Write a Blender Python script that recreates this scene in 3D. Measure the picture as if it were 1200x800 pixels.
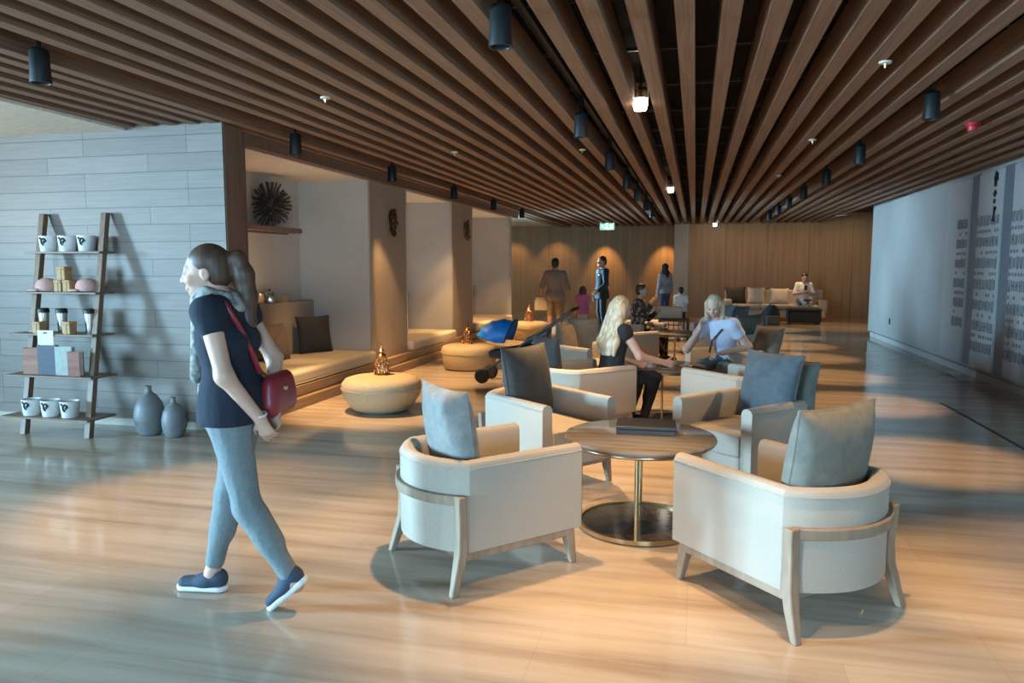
import bpy, math, random
import numpy as np
from mathutils import Vector, Matrix
random.seed(7)
S = bpy.context.scene
for o in list(bpy.data.objects): bpy.data.objects.remove(o)
COL = S.collection
PI = math.pi

# ---------------------------------------------------------------- camera, world, light, exposure
FPX, CAMH, YAW, PITCH = 865.0, 1.56, math.radians(13.89), math.radians(5.81)
cd = bpy.data.cameras.new('camera'); cd.sensor_width = 36.0; cd.lens = FPX / 1200 * 36
cd.clip_start = 0.05; cd.clip_end = 100
cam = bpy.data.objects.new('camera', cd); COL.objects.link(cam)
cam.location = (0, 0, CAMH); cam.rotation_euler = (PI/2 - PITCH, 0, YAW)
S.camera = cam
S.view_settings.view_transform = 'Standard'; S.view_settings.look = 'None'
S.view_settings.gamma = 1.0; S.view_settings.use_curve_mapping = False
S.view_settings.exposure = 0.22
S.cycles.use_denoising = True
S.cycles.sample_clamp_indirect = 6.0
S.cycles.max_bounces = 8

w = bpy.data.worlds.new('daylight'); S.world = w; w.use_nodes = True
bg = w.node_tree.nodes['Background']; bg.inputs[0].default_value = (0.60, 0.80, 1.0, 1); bg.inputs[1].default_value = 0.25

def area(name, loc, target, sx, sy, power, color):
    l = bpy.data.lights.new(name, 'AREA'); l.shape = 'RECTANGLE'; l.size = sx; l.size_y = sy
    l.energy = power; l.color = color
    o = bpy.data.objects.new(name, l); COL.objects.link(o); o.location = loc
    o.rotation_euler = (Vector(target) - Vector(loc)).to_track_quat('-Z', 'Y').to_euler(); return o
DAY = (0.40, 0.74, 1.0)
area('window_daylight_side', (-14.5, -0.8, 1.9), (0.0, 0.9, 0.8), 1.2, 1.8, 950, DAY).data.spread = math.radians(80)
area('window_daylight_corner', (-8.5, -7.5, 2.1), (3.6, 13.0, 1.5), 4.0, 2.4, 1250, DAY)
area('window_daylight_rear', (3.0, -7.0, 2.0), (-5.0, 10.0, 1.5), 3.0, 2.0, 75, DAY).data.spread = math.radians(60)

area('window_daylight_far', (-8.6, 19.2, 1.8), (3.8, 14.5, 1.6), 2.6, 2.2, 560, DAY).data.spread = math.radians(80)
WARM = (1.0, 0.62, 0.28)
def spot_light(loc, aim, power, deg=62, blend=0.75, color=WARM):
    l = bpy.data.lights.new('spot_or_fill', 'SPOT'); l.energy = power * 1.45; l.color = color
    l.spot_size = math.radians(deg); l.spot_blend = blend; l.shadow_soft_size = 0.045
    o = bpy.data.objects.new('spot_or_fill', l); COL.objects.link(o); o.location = loc
    o.rotation_euler = (Vector(aim) - Vector(loc)).to_track_quat('-Z', 'Y').to_euler(); return o

# ---------------------------------------------------------------- mesh helpers
def tag(o, label=None, cat=None, group=None, kind=None):
    if label: o['label'] = label
    if cat: o['category'] = cat
    if group: o['group'] = group
    if kind: o['kind'] = kind
    return o
def empty(name, loc=(0, 0, 0), rz=0.0):
    o = bpy.data.objects.new(name, None); COL.objects.link(o); o.location = loc; o.rotation_euler = (0, 0, rz)
    o.empty_display_size = 0.1
    return o
def mesh_obj(name, verts, faces, mat, parent=None, smooth=None, bevel=0, segs=2, subsurf=0):
    me = bpy.data.meshes.new(name); me.from_pydata([tuple(v) for v in verts], [], faces); me.update()
    if mat: me.materials.append(mat)
    o = bpy.data.objects.new(name, me); COL.objects.link(o)
    if parent: o.parent = parent
    if smooth is not None:
        me.polygons.foreach_set('use_smooth', [True] * len(me.polygons))
        try: me.set_sharp_from_angle(angle=math.radians(smooth))
        except Exception: pass
    if bevel:
        m = o.modifiers.new('b', 'BEVEL'); m.width = bevel; m.segments = segs; m.limit_method = 'ANGLE'; m.angle_limit = math.radians(35)
        m.harden_normals = False
        if smooth is None:
            me.polygons.foreach_set('use_smooth', [True] * len(me.polygons))
            try: me.set_sharp_from_angle(angle=math.radians(60))
            except Exception: pass
    if subsurf:
        m = o.modifiers.new('s', 'SUBSURF'); m.levels = subsurf; m.render_levels = subsurf
    return o
class MB:
    def __init__(s): s.v = []; s.f = []
    def add(s, vs, fs):
        b = len(s.v); s.v += [Vector(v) for v in vs]; s.f += [tuple(b + i for i in f) for f in fs]; return s
    def box(s, c, d, rz=0.0, M=None):
        x, y, z = d[0]/2, d[1]/2, d[2]/2; R = Matrix.Rotation(rz, 3, 'Z') if M is None else M
        vs = [R @ Vector((a*x, b*y, e*z)) + Vector(c) for a in (-1, 1) for b in (-1, 1) for e in (-1, 1)]
        return s.add(vs, [(0, 1, 3, 2), (4, 6, 7, 5), (0, 4, 5, 1), (2, 3, 7, 6), (0, 2, 6, 4), (1, 5, 7, 3)])
    def bb(s, x0, x1, y0, y1, z0, z1): return s.box(((x0+x1)/2, (y0+y1)/2, (z0+z1)/2), (abs(x1-x0), abs(y1-y0), abs(z1-z0)))
    def tube(s, pts, r, n=8, closed=False):
        pts = [Vector(p) for p in pts]; N = len(pts); rs = r if isinstance(r, (list, tuple)) else [r] * N
        vs = []; up = None
        for i, p in enumerate(pts):
            if closed: t = pts[(i+1) % N] - pts[i-1]
            else: t = pts[min(i+1, N-1)] - pts[max(i-1, 0)]
            t.normalize()
            if up is None: up = t.orthogonal().normalized()
            up = (up - t * up.dot(t)); up = up.normalized() if up.length > 1e-6 else t.orthogonal().normalized()
            b = t.cross(up)
            for k in range(n):
                a = 2*PI*k/n; vs.append(p + (up*math.cos(a) + b*math.sin(a)) * rs[i])
        fs = []
        for i in range(N if closed else N-1):
            j = (i+1) % N
            for k in range(n): fs.append((i*n+k, i*n+(k+1) % n, j*n+(k+1) % n, j*n+k))
        if not closed: fs += [tuple(reversed(range(n))), tuple((N-1)*n+k for k in range(n))]
        return s.add(vs, fs)
    def lathe(s, prof, c=(0, 0, 0), n=32, M=None, sx=1.0, sy=1.0):
        c = Vector(c); vs = []; fs = []
        for (r, z) in prof:
            for k in range(n):
                a = 2*PI*k/n; p = Vector((r*sx*math.cos(a), r*sy*math.sin(a), z)); vs.append((M @ p if M else p) + c)
        m = len(prof)
        for i in range(m-1):
            for k in range(n): fs.append((i*n+k, i*n+(k+1) % n, (i+1)*n+(k+1) % n, (i+1)*n+k))
        if prof[0][0] > 1e-6: fs.append(tuple(reversed(range(n))))
        if prof[-1][0] > 1e-6: fs.append(tuple((m-1)*n+k for k in range(n)))
        return s.add(vs, fs)
    def sphere(s, c, r, n=12, sc=(1, 1, 1)):
        m = n//2; prof = [(max(1e-7, r*math.sin(PI*i/m)), -r*math.cos(PI*i/m)) for i in range(m+1)]
        return s.lathe(prof, c, n, Matrix.Diagonal(sc).to_3x3())
    def prism(s, poly, z0, z1):
        n = len(poly); vs = [(p[0], p[1], z0) for p in poly] + [(p[0], p[1], z1) for p in poly]
        return s.add(vs, [tuple(reversed(range(n))), tuple(range(n, 2*n))] + [(i, (i+1) % n, n+(i+1) % n, n+i) for i in range(n)])
    def sweep(s, path, section, caps=True):
        """path: list of (point, normal); section: closed list of (n, z) offsets"""
        m = len(section); vs = []
        for p, nr in path:
            for (a, z) in section: vs.append(Vector(p) + Vector(nr)*a + Vector((0, 0, z)))
        fs = []
        for i in range(len(path)-1):
            for k in range(m): fs.append((i*m+k, i*m+(k+1) % m, (i+1)*m+(k+1) % m, (i+1)*m+k))
        if caps: fs += [tuple(reversed(range(m))), tuple((len(path)-1)*m+k for k in range(m))]
        return s.add(vs, fs)
    def loft(s, rings, caps=True):
        m = len(rings[0]); vs = [p for r in rings for p in r]; fs = []
        for i in range(len(rings)-1):
            for k in range(m): fs.append((i*m+k, i*m+(k+1) % m, (i+1)*m+(k+1) % m, (i+1)*m+k))
        if caps: fs += [tuple(reversed(range(m))), tuple((len(rings)-1)*m+k for k in range(m))]
        return s.add(vs, fs)
    def build(s, name, mat, parent=None, **k): return mesh_obj(name, s.v, s.f, mat, parent, **k)
def copy_tree(o, parent=None):
    c = o.copy(); COL.objects.link(c); c.parent = parent
    for ch in [x for x in o.children]: copy_tree(ch, c)
    return c
def structure(o): o['kind'] = 'structure'; return o

# ---------------------------------------------------------------- materials
def mat(name, color, rough=0.6, metal=0.0, c2=None, scale=(20, 20, 20), fac=0.5, bump=0.0, bscale=None, emit=None, estr=0, detail=4, spec=None, coord='Object', sheen=0, coat=0, contrast=(0.3, 0.7)):
    m = bpy.data.materials.new(name); m.use_nodes = True; nt = m.node_tree; N = nt.nodes; L = nt.links
    b = N['Principled BSDF']; b.inputs['Roughness'].default_value = rough; b.inputs['Metallic'].default_value = metal
    if spec is not None: b.inputs['Specular IOR Level'].default_value = spec
    if sheen: b.inputs['Sheen Weight'].default_value = sheen
    if coat: b.inputs['Coat Weight'].default_value = coat
    b.inputs['Base Color'].default_value = (*color, 1)
    tc = N.new('ShaderNodeTexCoord'); mp = N.new('ShaderNodeMapping'); mp.inputs['Scale'].default_value = scale
    L.new(tc.outputs[coord], mp.inputs[0])
    nz = N.new('ShaderNodeTexNoise'); nz.inputs['Scale'].default_value = 1.0; nz.inputs['Detail'].default_value = detail
    L.new(mp.outputs[0], nz.inputs[0])
    if c2 is None: c2 = tuple(x*0.82 for x in color)
    cr = N.new('ShaderNodeValToRGB'); cr.color_ramp.elements[0].position = contrast[0]; cr.color_ramp.elements[1].position = contrast[1]
    cr.color_ramp.elements[0].color = (*c2, 1); cr.color_ramp.elements[1].color = (*color, 1)
    L.new(nz.outputs[0], cr.inputs[0]); L.new(cr.outputs[0], b.inputs['Base Color'])
    if bump:
        n2 = nz
        if bscale:
            mp2 = N.new('ShaderNodeMapping'); mp2.inputs['Scale'].default_value = bscale; L.new(tc.outputs[coord], mp2.inputs[0])
            n2 = N.new('ShaderNodeTexNoise'); n2.inputs['Scale'].default_value = 1.0; L.new(mp2.outputs[0], n2.inputs[0])
        bp = N.new('ShaderNodeBump'); bp.inputs['Strength'].default_value = bump; bp.inputs['Distance'].default_value = 0.01
        L.new(n2.outputs[0], bp.inputs['Height']); L.new(bp.outputs[0], b.inputs['Normal'])
    if emit:
        b.inputs['Emission Color'].default_value = (*emit, 1); b.inputs['Emission Strength'].default_value = estr
    return m

def floor_mat():
    m = bpy.data.materials.new('polished_limestone'); m.use_nodes = True; nt = m.node_tree; N = nt.nodes; L = nt.links
    b = N['Principled BSDF']; b.inputs['Roughness'].default_value = 0.12; b.inputs['Specular IOR Level'].default_value = 0.5
    tc = N.new('ShaderNodeTexCoord'); mp = N.new('ShaderNodeMapping'); mp.inputs['Scale'].default_value = (0.55, 7.0, 1); mp.inputs['Rotation'].default_value = (0, 0, 0.03)
    L.new(tc.outputs['Object'], mp.inputs[0])
    n1 = N.new('ShaderNodeTexNoise'); n1.inputs['Scale'].default_value = 1.0; n1.inputs['Detail'].default_value = 8; n1.inputs['Roughness'].default_value = 0.62; n1.inputs['Distortion'].default_value = 0.25
    L.new(mp.outputs[0], n1.inputs[0])
    cr = N.new('ShaderNodeValToRGB'); e = cr.color_ramp.elements
    e[0].position = 0.30; e[0].color = (0.345, 0.255, 0.185, 1); e[1].position = 0.70; e[1].color = (0.585, 0.475, 0.37, 1)
    k = e.new(0.5); k.color = (0.485, 0.385, 0.295, 1)
    L.new(n1.outputs[0], cr.inputs[0])
    br = N.new('ShaderNodeTexBrick'); br.inputs['Scale'].default_value = 1.0; br.inputs['Brick Width'].default_value = 1.2; br.inputs['Row Height'].default_value = 0.6
    br.inputs['Mortar Size'].default_value = 0.0015; br.inputs['Color1'].default_value = (1, 1, 1, 1); br.inputs['Color2'].default_value = (0.86, 0.86, 0.86, 1); br.inputs['Mortar'].default_value = (0.72, 0.7, 0.68, 1)
    L.new(tc.outputs['Object'], br.inputs[0])
    mx = N.new('ShaderNodeMix'); mx.data_type = 'RGBA'; mx.blend_type = 'MULTIPLY'; mx.inputs[0].default_value = 0.8
    L.new(cr.outputs[0], mx.inputs[6]); L.new(br.outputs[0], mx.inputs[7]); L.new(mx.outputs[2], b.inputs['Base Color'])
    return m
def plank_mat():
    m = bpy.data.materials.new('wood_look_tile'); m.use_nodes = True; nt = m.node_tree; N = nt.nodes; L = nt.links
    b = N['Principled BSDF']; b.inputs['Roughness'].default_value = 0.5
    tc = N.new('ShaderNodeTexCoord'); sp = N.new('ShaderNodeSeparateXYZ'); cb = N.new('ShaderNodeCombineXYZ')
    L.new(tc.outputs['Object'], sp.inputs[0]); L.new(sp.outputs[0], cb.inputs[0]); L.new(sp.outputs[2], cb.inputs[1])
    br = N.new('ShaderNodeTexBrick'); br.inputs['Scale'].default_value = 1.0; br.inputs['Brick Width'].default_value = 1.15; br.inputs['Row Height'].default_value = 0.163
    br.offset = 0.37; br.offset_frequency = 3
    br.inputs['Mortar Size'].default_value = 0.0035; br.inputs['Mortar Smooth'].default_value = 0.2
    br.inputs['Color1'].default_value = (0.215, 0.180, 0.155, 1); br.inputs['Color2'].default_value = (0.175, 0.145, 0.125, 1); br.inputs['Mortar'].default_value = (0.09, 0.08, 0.075, 1)
    L.new(cb.outputs[0], br.inputs[0])
    mp = N.new('ShaderNodeMapping'); mp.inputs['Scale'].default_value = (2.5, 40, 1); L.new(cb.outputs[0], mp.inputs[0])
    nz = N.new('ShaderNodeTexNoise'); nz.inputs['Scale'].default_value = 1; nz.inputs['Detail'].default_value = 5; L.new(mp.outputs[0], nz.inputs[0])
    mr = N.new('ShaderNodeMapRange'); mr.inputs[3].default_value = 0.75; mr.inputs[4].default_value = 1.2; L.new(nz.outputs[0], mr.inputs[0])
    mx = N.new('ShaderNodeMix'); mx.data_type = 'RGBA'; mx.blend_type = 'MULTIPLY'; mx.inputs[0].default_value = 1
    L.new(br.outputs[0], mx.inputs[6]); L.new(mr.outputs[0], mx.inputs[7]); L.new(mx.outputs[2], b.inputs['Base Color'])
    bp = N.new('ShaderNodeBump'); bp.inputs['Strength'].default_value = 0.5; bp.inputs['Distance'].default_value = 0.004; bp.invert = True
    L.new(br.outputs['Fac'], bp.inputs['Height']); L.new(bp.outputs[0], b.inputs['Normal'])
    return m
M = {}
M['floor'] = floor_mat(); M['plank'] = plank_mat()
M['slat'] = mat('walnut_slat', (0.285, 0.17, 0.105), 0.6, c2=(0.17, 0.095, 0.058), scale=(60, 1.5, 60))
M['dark'] = mat('matt_black_void', (0.012, 0.011, 0.011), 0.9)
M['black'] = mat('black_powder_coat', (0.009, 0.010, 0.011), 0.45)
M['soffit'] = mat('beige_soffit', (0.82, 0.74, 0.63), 0.8)
M['plaster'] = mat('grey_plaster', (0.50, 0.455, 0.40), 0.75, c2=(0.43, 0.385, 0.33), scale=(1.2, 1.2, 1.2), fac=0.3)
M['column'] = mat('taupe_plaster', (0.37, 0.285, 0.205), 0.7, c2=(0.33, 0.25, 0.18), scale=(1.5, 1.5, 0.8))
M['rwall'] = mat('cool_limewash', (0.40, 0.395, 0.38), 0.55, c2=(0.31, 0.305, 0.29), scale=(0.8, 0.8, 0.8), contrast=(0.25, 0.75))
M['relief'] = mat('relief_stone', (0.45, 0.445, 0.44), 0.6, c2=(0.39, 0.385, 0.38), scale=(1.5, 1.5, 1.5))
M['groove'] = mat('blue_grey_inlay', (0.17, 0.20, 0.23), 0.4)
M['glyph'] = mat('glyph_stone', (0.22, 0.22, 0.225), 0.6)
M['veneer'] = mat('oak_veneer', (0.40, 0.245, 0.12), 0.45, c2=(0.29, 0.17, 0.078), scale=(9, 9, 0.5), detail=6)
M['jamb'] = mat('brown_jamb', (0.19, 0.115, 0.075), 0.5, c2=(0.13, 0.075, 0.05), scale=(40, 40, 2))
M['plinthwood'] = mat('bench_plinth_wood', (0.34, 0.225, 0.14), 0.5, c2=(0.22, 0.14, 0.085), scale=(30, 1.5, 30))
M['bench'] = mat('sand_upholstery', (0.56, 0.47, 0.35), 0.9, c2=(0.50, 0.415, 0.305), scale=(150, 150, 150), bump=0.15)
M['linen'] = mat('natural_linen', (0.44, 0.375, 0.305), 0.92, c2=(0.36, 0.305, 0.245), scale=(260, 260, 260), bump=0.2, sheen=0.15)
M['piping'] = mat('linen_piping', (0.42, 0.37, 0.31), 0.9)
M['oak'] = mat('weathered_oak', (0.33, 0.235, 0.16), 0.55, c2=(0.235, 0.16, 0.105), scale=(25, 25, 6))
M['brass'] = mat('brushed_brass', (0.55, 0.40, 0.22), 0.3, metal=1.0)
M['copper'] = mat('copper_ornament', (0.72, 0.38, 0.17), 0.25, metal=1.0)
M['bronze'] = mat('bronze_patina', (0.20, 0.125, 0.06), 0.35, metal=1.0, c2=(0.08, 0.05, 0.03), scale=(30, 30, 30))
M['tabletop'] = mat('veined_stone_top', (0.27, 0.235, 0.21), 0.16, c2=(0.15, 0.125, 0.11), scale=(2, 14, 2), detail=6)
M['mirror'] = mat('dark_glass_shelf', (0.10, 0.085, 0.075), 0.12, c2=(0.07, 0.06, 0.055))
M['leather'] = mat('dark_leather_box', (0.045, 0.038, 0.036), 0.42, bump=0.1, bscale=(200, 200, 200))
def cushion(name, c): return mat(name, c, 0.85, c2=tuple(x*0.72 for x in c), scale=(18, 18, 18), bump=0.12, bscale=(300, 300, 300), sheen=0.04)
M['c_grey'] = cushion('grey_velvet', (0.25, 0.245, 0.23)); M['c_dark'] = cushion('charcoal_velvet', (0.062, 0.052, 0.044))
M['c_slate'] = cushion('slate_velvet', (0.078, 0.09, 0.10)); M['c_taupe'] = cushion('taupe_velvet', (0.20, 0.185, 0.15))
M['c_brown'] = cushion('brown_velvet', (0.16, 0.115, 0.08)); M['c_black'] = cushion('black_velvet', (0.028, 0.024, 0.022))
M['c_teal'] = cushion('teal_velvet', (0.20, 0.26, 0.27)); M['c_olive'] = cushion('olive_grey_velvet', (0.12, 0.125, 0.105)); M['c_sand'] = cushion('sand_velvet', (0.52, 0.45, 0.38))
M['pouf'] = mat('pouf_weave', (0.52, 0.40, 0.245), 0.9, c2=(0.41, 0.305, 0.18), scale=(70, 70, 70), bump=0.3)
M['vase'] = mat('grey_ceramic', (0.17, 0.18, 0.185), 0.5, c2=(0.12, 0.125, 0.13), scale=(8, 8, 8))
M['ladder'] = mat('walnut_ladder', (0.21, 0.13, 0.085), 0.5, c2=(0.14, 0.085, 0.055), scale=(40, 40, 3))
M['white'] = mat('white_ceramic', (0.72, 0.71, 0.69), 0.35)
M['ink'] = mat('black_print', (0.02, 0.02, 0.022), 0.6)
M['pink'] = mat('pink_cotton', (0.62, 0.36, 0.33), 0.9); M['tan'] = mat('tan_card', (0.52, 0.33, 0.16), 0.8, c2=(0.40, 0.23, 0.10), scale=(40, 40, 40))
M['steel'] = mat('brushed_steel', (0.62, 0.60, 0.57), 0.28, metal=1.0); M['card'] = mat('cream_card', (0.72, 0.68, 0.52), 0.8)
M['book1'] = mat('oxblood_cover', (0.22, 0.06, 0.05), 0.6, c2=(0.35, 0.18, 0.10), scale=(2, 2, 14)); M['book2'] = mat('navy_cover', (0.07, 0.075, 0.11), 0.6)
M['book3'] = mat('sage_cover', (0.33, 0.36, 0.33), 0.6); M['book4'] = mat('brick_cover', (0.30, 0.10, 0.07), 0.6, c2=(0.14, 0.04, 0.03), scale=(3, 3, 20)); M['paper'] = mat('paper_edge', (0.66, 0.62, 0.54), 0.9)
M['skin'] = mat('skin', (0.56, 0.34, 0.25), 0.5, c2=(0.50, 0.29, 0.21), scale=(6, 6, 6)); M['skin2'] = mat('skin_tan', (0.42, 0.24, 0.16), 0.5, c2=(0.37, 0.20, 0.135), scale=(6, 6, 6))
M['hair_brown'] = mat('brown_hair', (0.10, 0.048, 0.026), 0.5, c2=(0.045, 0.022, 0.013), scale=(60, 60, 4)); M['hair_dark'] = mat('dark_hair', (0.02, 0.015, 0.012), 0.5, scale=(60, 60, 6))
M['hair_blonde'] = mat('blonde_hair', (0.58, 0.47, 0.32), 0.5, c2=(0.32, 0.24, 0.15), scale=(45, 45, 3), contrast=(0.38, 0.62))
M['navy'] = mat('navy_cotton', (0.009, 0.014, 0.028), 0.9, bump=0.9, bscale=(16, 16, 7)); M['denim'] = mat('light_denim', (0.175, 0.205, 0.215), 0.85, c2=(0.14, 0.168, 0.178), scale=(60, 60, 60), bump=0.8, bscale=(18, 18, 9))
M['shoe'] = mat('navy_canvas', (0.035, 0.05, 0.085), 0.8); M['sole'] = mat('white_rubber', (0.70, 0.70, 0.70), 0.5)
M['red'] = mat('red_leather', (0.26, 0.02, 0.03), 0.4); M['scarf'] = mat('grey_scarf', (0.34, 0.33, 0.30), 0.95, c2=(0.12, 0.12, 0.12), scale=(28, 28, 28), contrast=(0.4, 0.6))
M['eye'] = mat('eye_white', (0.42, 0.40, 0.38), 0.2); M['iris'] = mat('eye_dark', (0.03, 0.02, 0.015), 0.2); M['lip'] = mat('lip', (0.42, 0.16, 0.14), 0.5)
M['mauve'] = mat('mauve_shirt', (0.27, 0.21, 0.19), 0.9); M['khaki'] = mat('khaki_cotton', (0.30, 0.19, 0.10), 0.9); M['suit'] = mat('navy_suit', (0.018, 0.024, 0.035), 0.8)
M['shirtw'] = mat('white_shirt', (0.70, 0.69, 0.68), 0.9); M['girlpink'] = mat('magenta_pink_top', (0.52, 0.16, 0.32), 0.9); M['paleleg'] = mat('pale_leggings', (0.52, 0.49, 0.46), 0.9)
M['pattern'] = mat('dark_patterned_fabric', (0.30, 0.18, 0.12), 0.9, c2=(0.02, 0.016, 0.016), scale=(16, 16, 16), contrast=(0.5, 0.56)); M['greytop'] = mat('grey_blue_top', (0.32, 0.34, 0.38), 0.9)
M['jeans'] = mat('blue_jeans', (0.07, 0.10, 0.17), 0.9); M['greyjean'] = mat('washed_jeans', (0.17, 0.21, 0.25), 0.9); M['blacktop'] = mat('black_jersey', (0.015, 0.015, 0.018), 0.9); M['paleblue'] = mat('pale_blue_blouse', (0.50, 0.53, 0.64), 0.9, c2=(0.42, 0.45, 0.57), scale=(30, 30, 30))
M['strollerblue'] = mat('bright_blue_nylon', (0.0, 0.20, 0.60), 0.5, c2=(0.0, 0.11, 0.38), scale=(9, 9, 9), bump=0.3); M['strollernavy'] = mat('navy_nylon', (0.02, 0.028, 0.045), 0.6); M['rubber'] = mat('black_rubber', (0.02, 0.02, 0.02), 0.8)
M['bagtan'] = mat('tan_paper_bag', (0.50, 0.38, 0.25), 0.9); M['bulb'] = mat('lamp_glow', (1, 1, 1), 0.5, emit=(1.0, 0.93, 0.80), estr=14); M['exit'] = mat('exit_sign_face', (0.2, 0.6, 0.45), 0.5, emit=(0.35, 0.85, 0.62), estr=0.8); M['exitw'] = mat('exit_sign_symbol', (0.9, 1, 0.95), 0.5, emit=(0.9, 1.0, 0.95), estr=1.8)
M['redplastic'] = mat('red_plastic', (0.55, 0.02, 0.025), 0.4); M['cream'] = mat('cream_plastic', (0.62, 0.55, 0.44), 0.5); M['wire'] = mat('dark_steel_rod', (0.09, 0.085, 0.08), 0.4, metal=0.6); M['darkrod'] = mat('dark_driftwood', (0.05, 0.035, 0.028), 0.6)
M['led'] = mat('downlight_glow', (1, 1, 1), 0.5, emit=(1.0, 0.85, 0.6), estr=6); M['darkwood'] = mat('dark_stained_wood', (0.07, 0.045, 0.03), 0.5, scale=(30, 30, 4)); M['crossrail'] = mat('galvanised_rail', (0.10, 0.10, 0.10), 0.4, metal=0.5)

# ---------------------------------------------------------------- setting
WY = 6.05      # face of the plank wall
BX = -4.35     # plane of the alcove fronts
structure(MB().bb(-16, 7, -4.5, 26, -0.12, 0).build('floor', M['floor']))
slot = structure(MB().bb(2.76, 2.80, 6.2, 9.3, -0.03, 0.0015).build('trim_1', M['black']))
ceiling = structure(MB().bb(-5.4, 7, -4.5, 25.5, 3.14, 3.24).build('ceiling', M['dark']))
mid = [-0.085 + 0.235*k for k in range(-3, 8)]
lef = [-1.146 - 0.23*j for j in range(12)]
rig = [1.93 + 0.235*j for j in range(8)]
for x in mid + lef + rig:
    MB().bb(x-0.05, x+0.05, -4.4, 23.78 if x > -0.6 else 24.6, 2.86, 3.06).build('slat', M['slat'], ceiling)
for x in (-4.12, -4.29):
    MB().bb(x-0.05, x+0.05, -4.4, 24.6, 2.86, 3.06).build('slat', M['slat'], ceiling)
for x in (-4.50, -4.73, -4.96, -5.20):
    MB().bb(x-0.05, x+0.05, -4.4, WY+0.02, 2.86, 3.06).build('slat', M['slat'], ceiling)
for k in range(26):
    MB().bb(-5.25, 3.8, -3+k*1.05, -2.975+k*1.05, 3.062, 3.087).build('cross_rail', M['crossrail'], ceiling)
structure(MB().bb(-16, -5.26, -4.5, WY+0.3, 2.835, 3.0).build('ceiling_soffit', M['soffit']))
# plank wall with its right hand jamb
structure(MB().bb(-16, BX+0.13, WY, WY+0.14, 0.0, 3.14).build('wall_left', M['plank']))
structure(MB().bb(-16, BX+0.13, WY-0.012, WY, 0.0, 0.07).build('baseboard_left', M['plaster']))
jx = BX
tj = MB(); tj.bb(jx-0.12, jx+0.13, WY+0.141, WY+0.30, 0.0, 2.86); tj.bb(jx-0.14, jx+0.06, WY+0.30, WY+0.46, 0.24, 2.86); tj.bb(jx+0.131, jx+0.142, WY+0.01, WY+0.30, 0.0, 2.86)
structure(tj.build('trim_2', M['jamb'], bevel=0.006))
structure(MB().bb(jx-0.14, jx+0.06, WY+0.46, 18.0, 2.735, 2.90).build('trim_3', M['jamb'], bevel=0.006))
A0 = WY + 0.48; COLS = [(9.47, 10.78), (13.04, 14.25), (17.35, 17.55)]; BACK = -5.42
structure(MB().bb(BACK-0.12, BACK, WY+0.14, 17.55, 0, 3.1).build('wall_alcoves', M['plaster']))
structure(MB().bb(BACK-0.1, BX-0.06, WY+0.14, 17.55, 2.725, 2.86).build('ceiling_alcoves', M['soffit']))
for i, (a, b) in enumerate(COLS):
    structure(MB().bb(BACK, BX, a, b, 0.0, 2.86).build('column', M['column'] if i < 2 else M['plaster'], bevel=0.008))
    structure(MB().bb(BACK, BX-0.02, a-0.012, a, 0.3, 2.76).build('wall_panel', M['plaster']))
    if i < 2: structure(MB().bb(BX-0.02, BX+0.012, b, b+0.012, 0.25, 2.735).build('trim_4', M['bench']))
pl = MB(); pl.bb(BACK, BX+0.17, WY+0.30, 17.6, 0.0, 0.115); pl.bb(BACK, BX+0.10, WY+0.30, 17.6, 0.125, 0.235); pl.bb(BACK, BX+0.07, WY+0.30, 17.6, 0.11, 0.13)
structure(pl.build('trim_5', M['plinthwood'], bevel=0.004))
lows = [(A0, 9.45), (10.80, 13.02), (14.27, 17.33)]
for a, b in lows:
    structure(MB().bb(BACK, BACK+0.20, a-0.1, b, 0.235, 1.09).build('wall_ledge', M['column'], bevel=0.006))
# back walls
structure(MB().bb(-9, -0.55, 24.6, 24.8, 0, 3.14).build('wall_back_left', M['veneer']))
structure(MB().bb(-0.62, 7, 23.8, 24.8, 0, 3.14).build('wall_back', M['veneer']))
structure(MB().bb(-0.66, -0.22, 23.74, 24.6, 0, 3.14).build('column_back', M['plaster']))
structure(MB().bb(-9, -8.8, 17.5, 24.6, 0, 3.14).build('wall_far_left', M['veneer']))
structure(MB().bb(-9, BX-0.3, 17.55, 24.6, 2.9, 3.14).build('ceiling_far', M['soffit']))
for k, x in enumerate((-7.4, -6.1, -4.8, -3.5, -2.2, -0.9)):
    structure(MB().bb(x-0.004, x+0.004, 24.594, 24.6, 0.0, 2.86).build('trim_6', M['darkwood']))
for k, x in enumerate((0.9, 2.1, 3.3, 4.5)):
    structure(MB().bb(x-0.004, x+0.004, 23.794, 23.8, 0.0, 2.86).build('trim_7', M['darkwood']))
# right wall with its relief panels
structure(MB().bb(3.82, 4.4, -4.4, 18.1, 0.13, 3.1).build('wall_right', M['rwall']))
structure(MB().bb(3.86, 4.4, -4.4, 18.05, 0, 0.13).build('baseboard_right', M['relief']))
structure(MB().bb(3.80, 3.86, -4.4, 18.08, 0.115, 0.135).build('trim_8', M['oak']))
structure(MB().bb(4.4, 7, 17.9, 18.1, 0, 3.1).build('wall_recess', M['rwall']))

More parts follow.
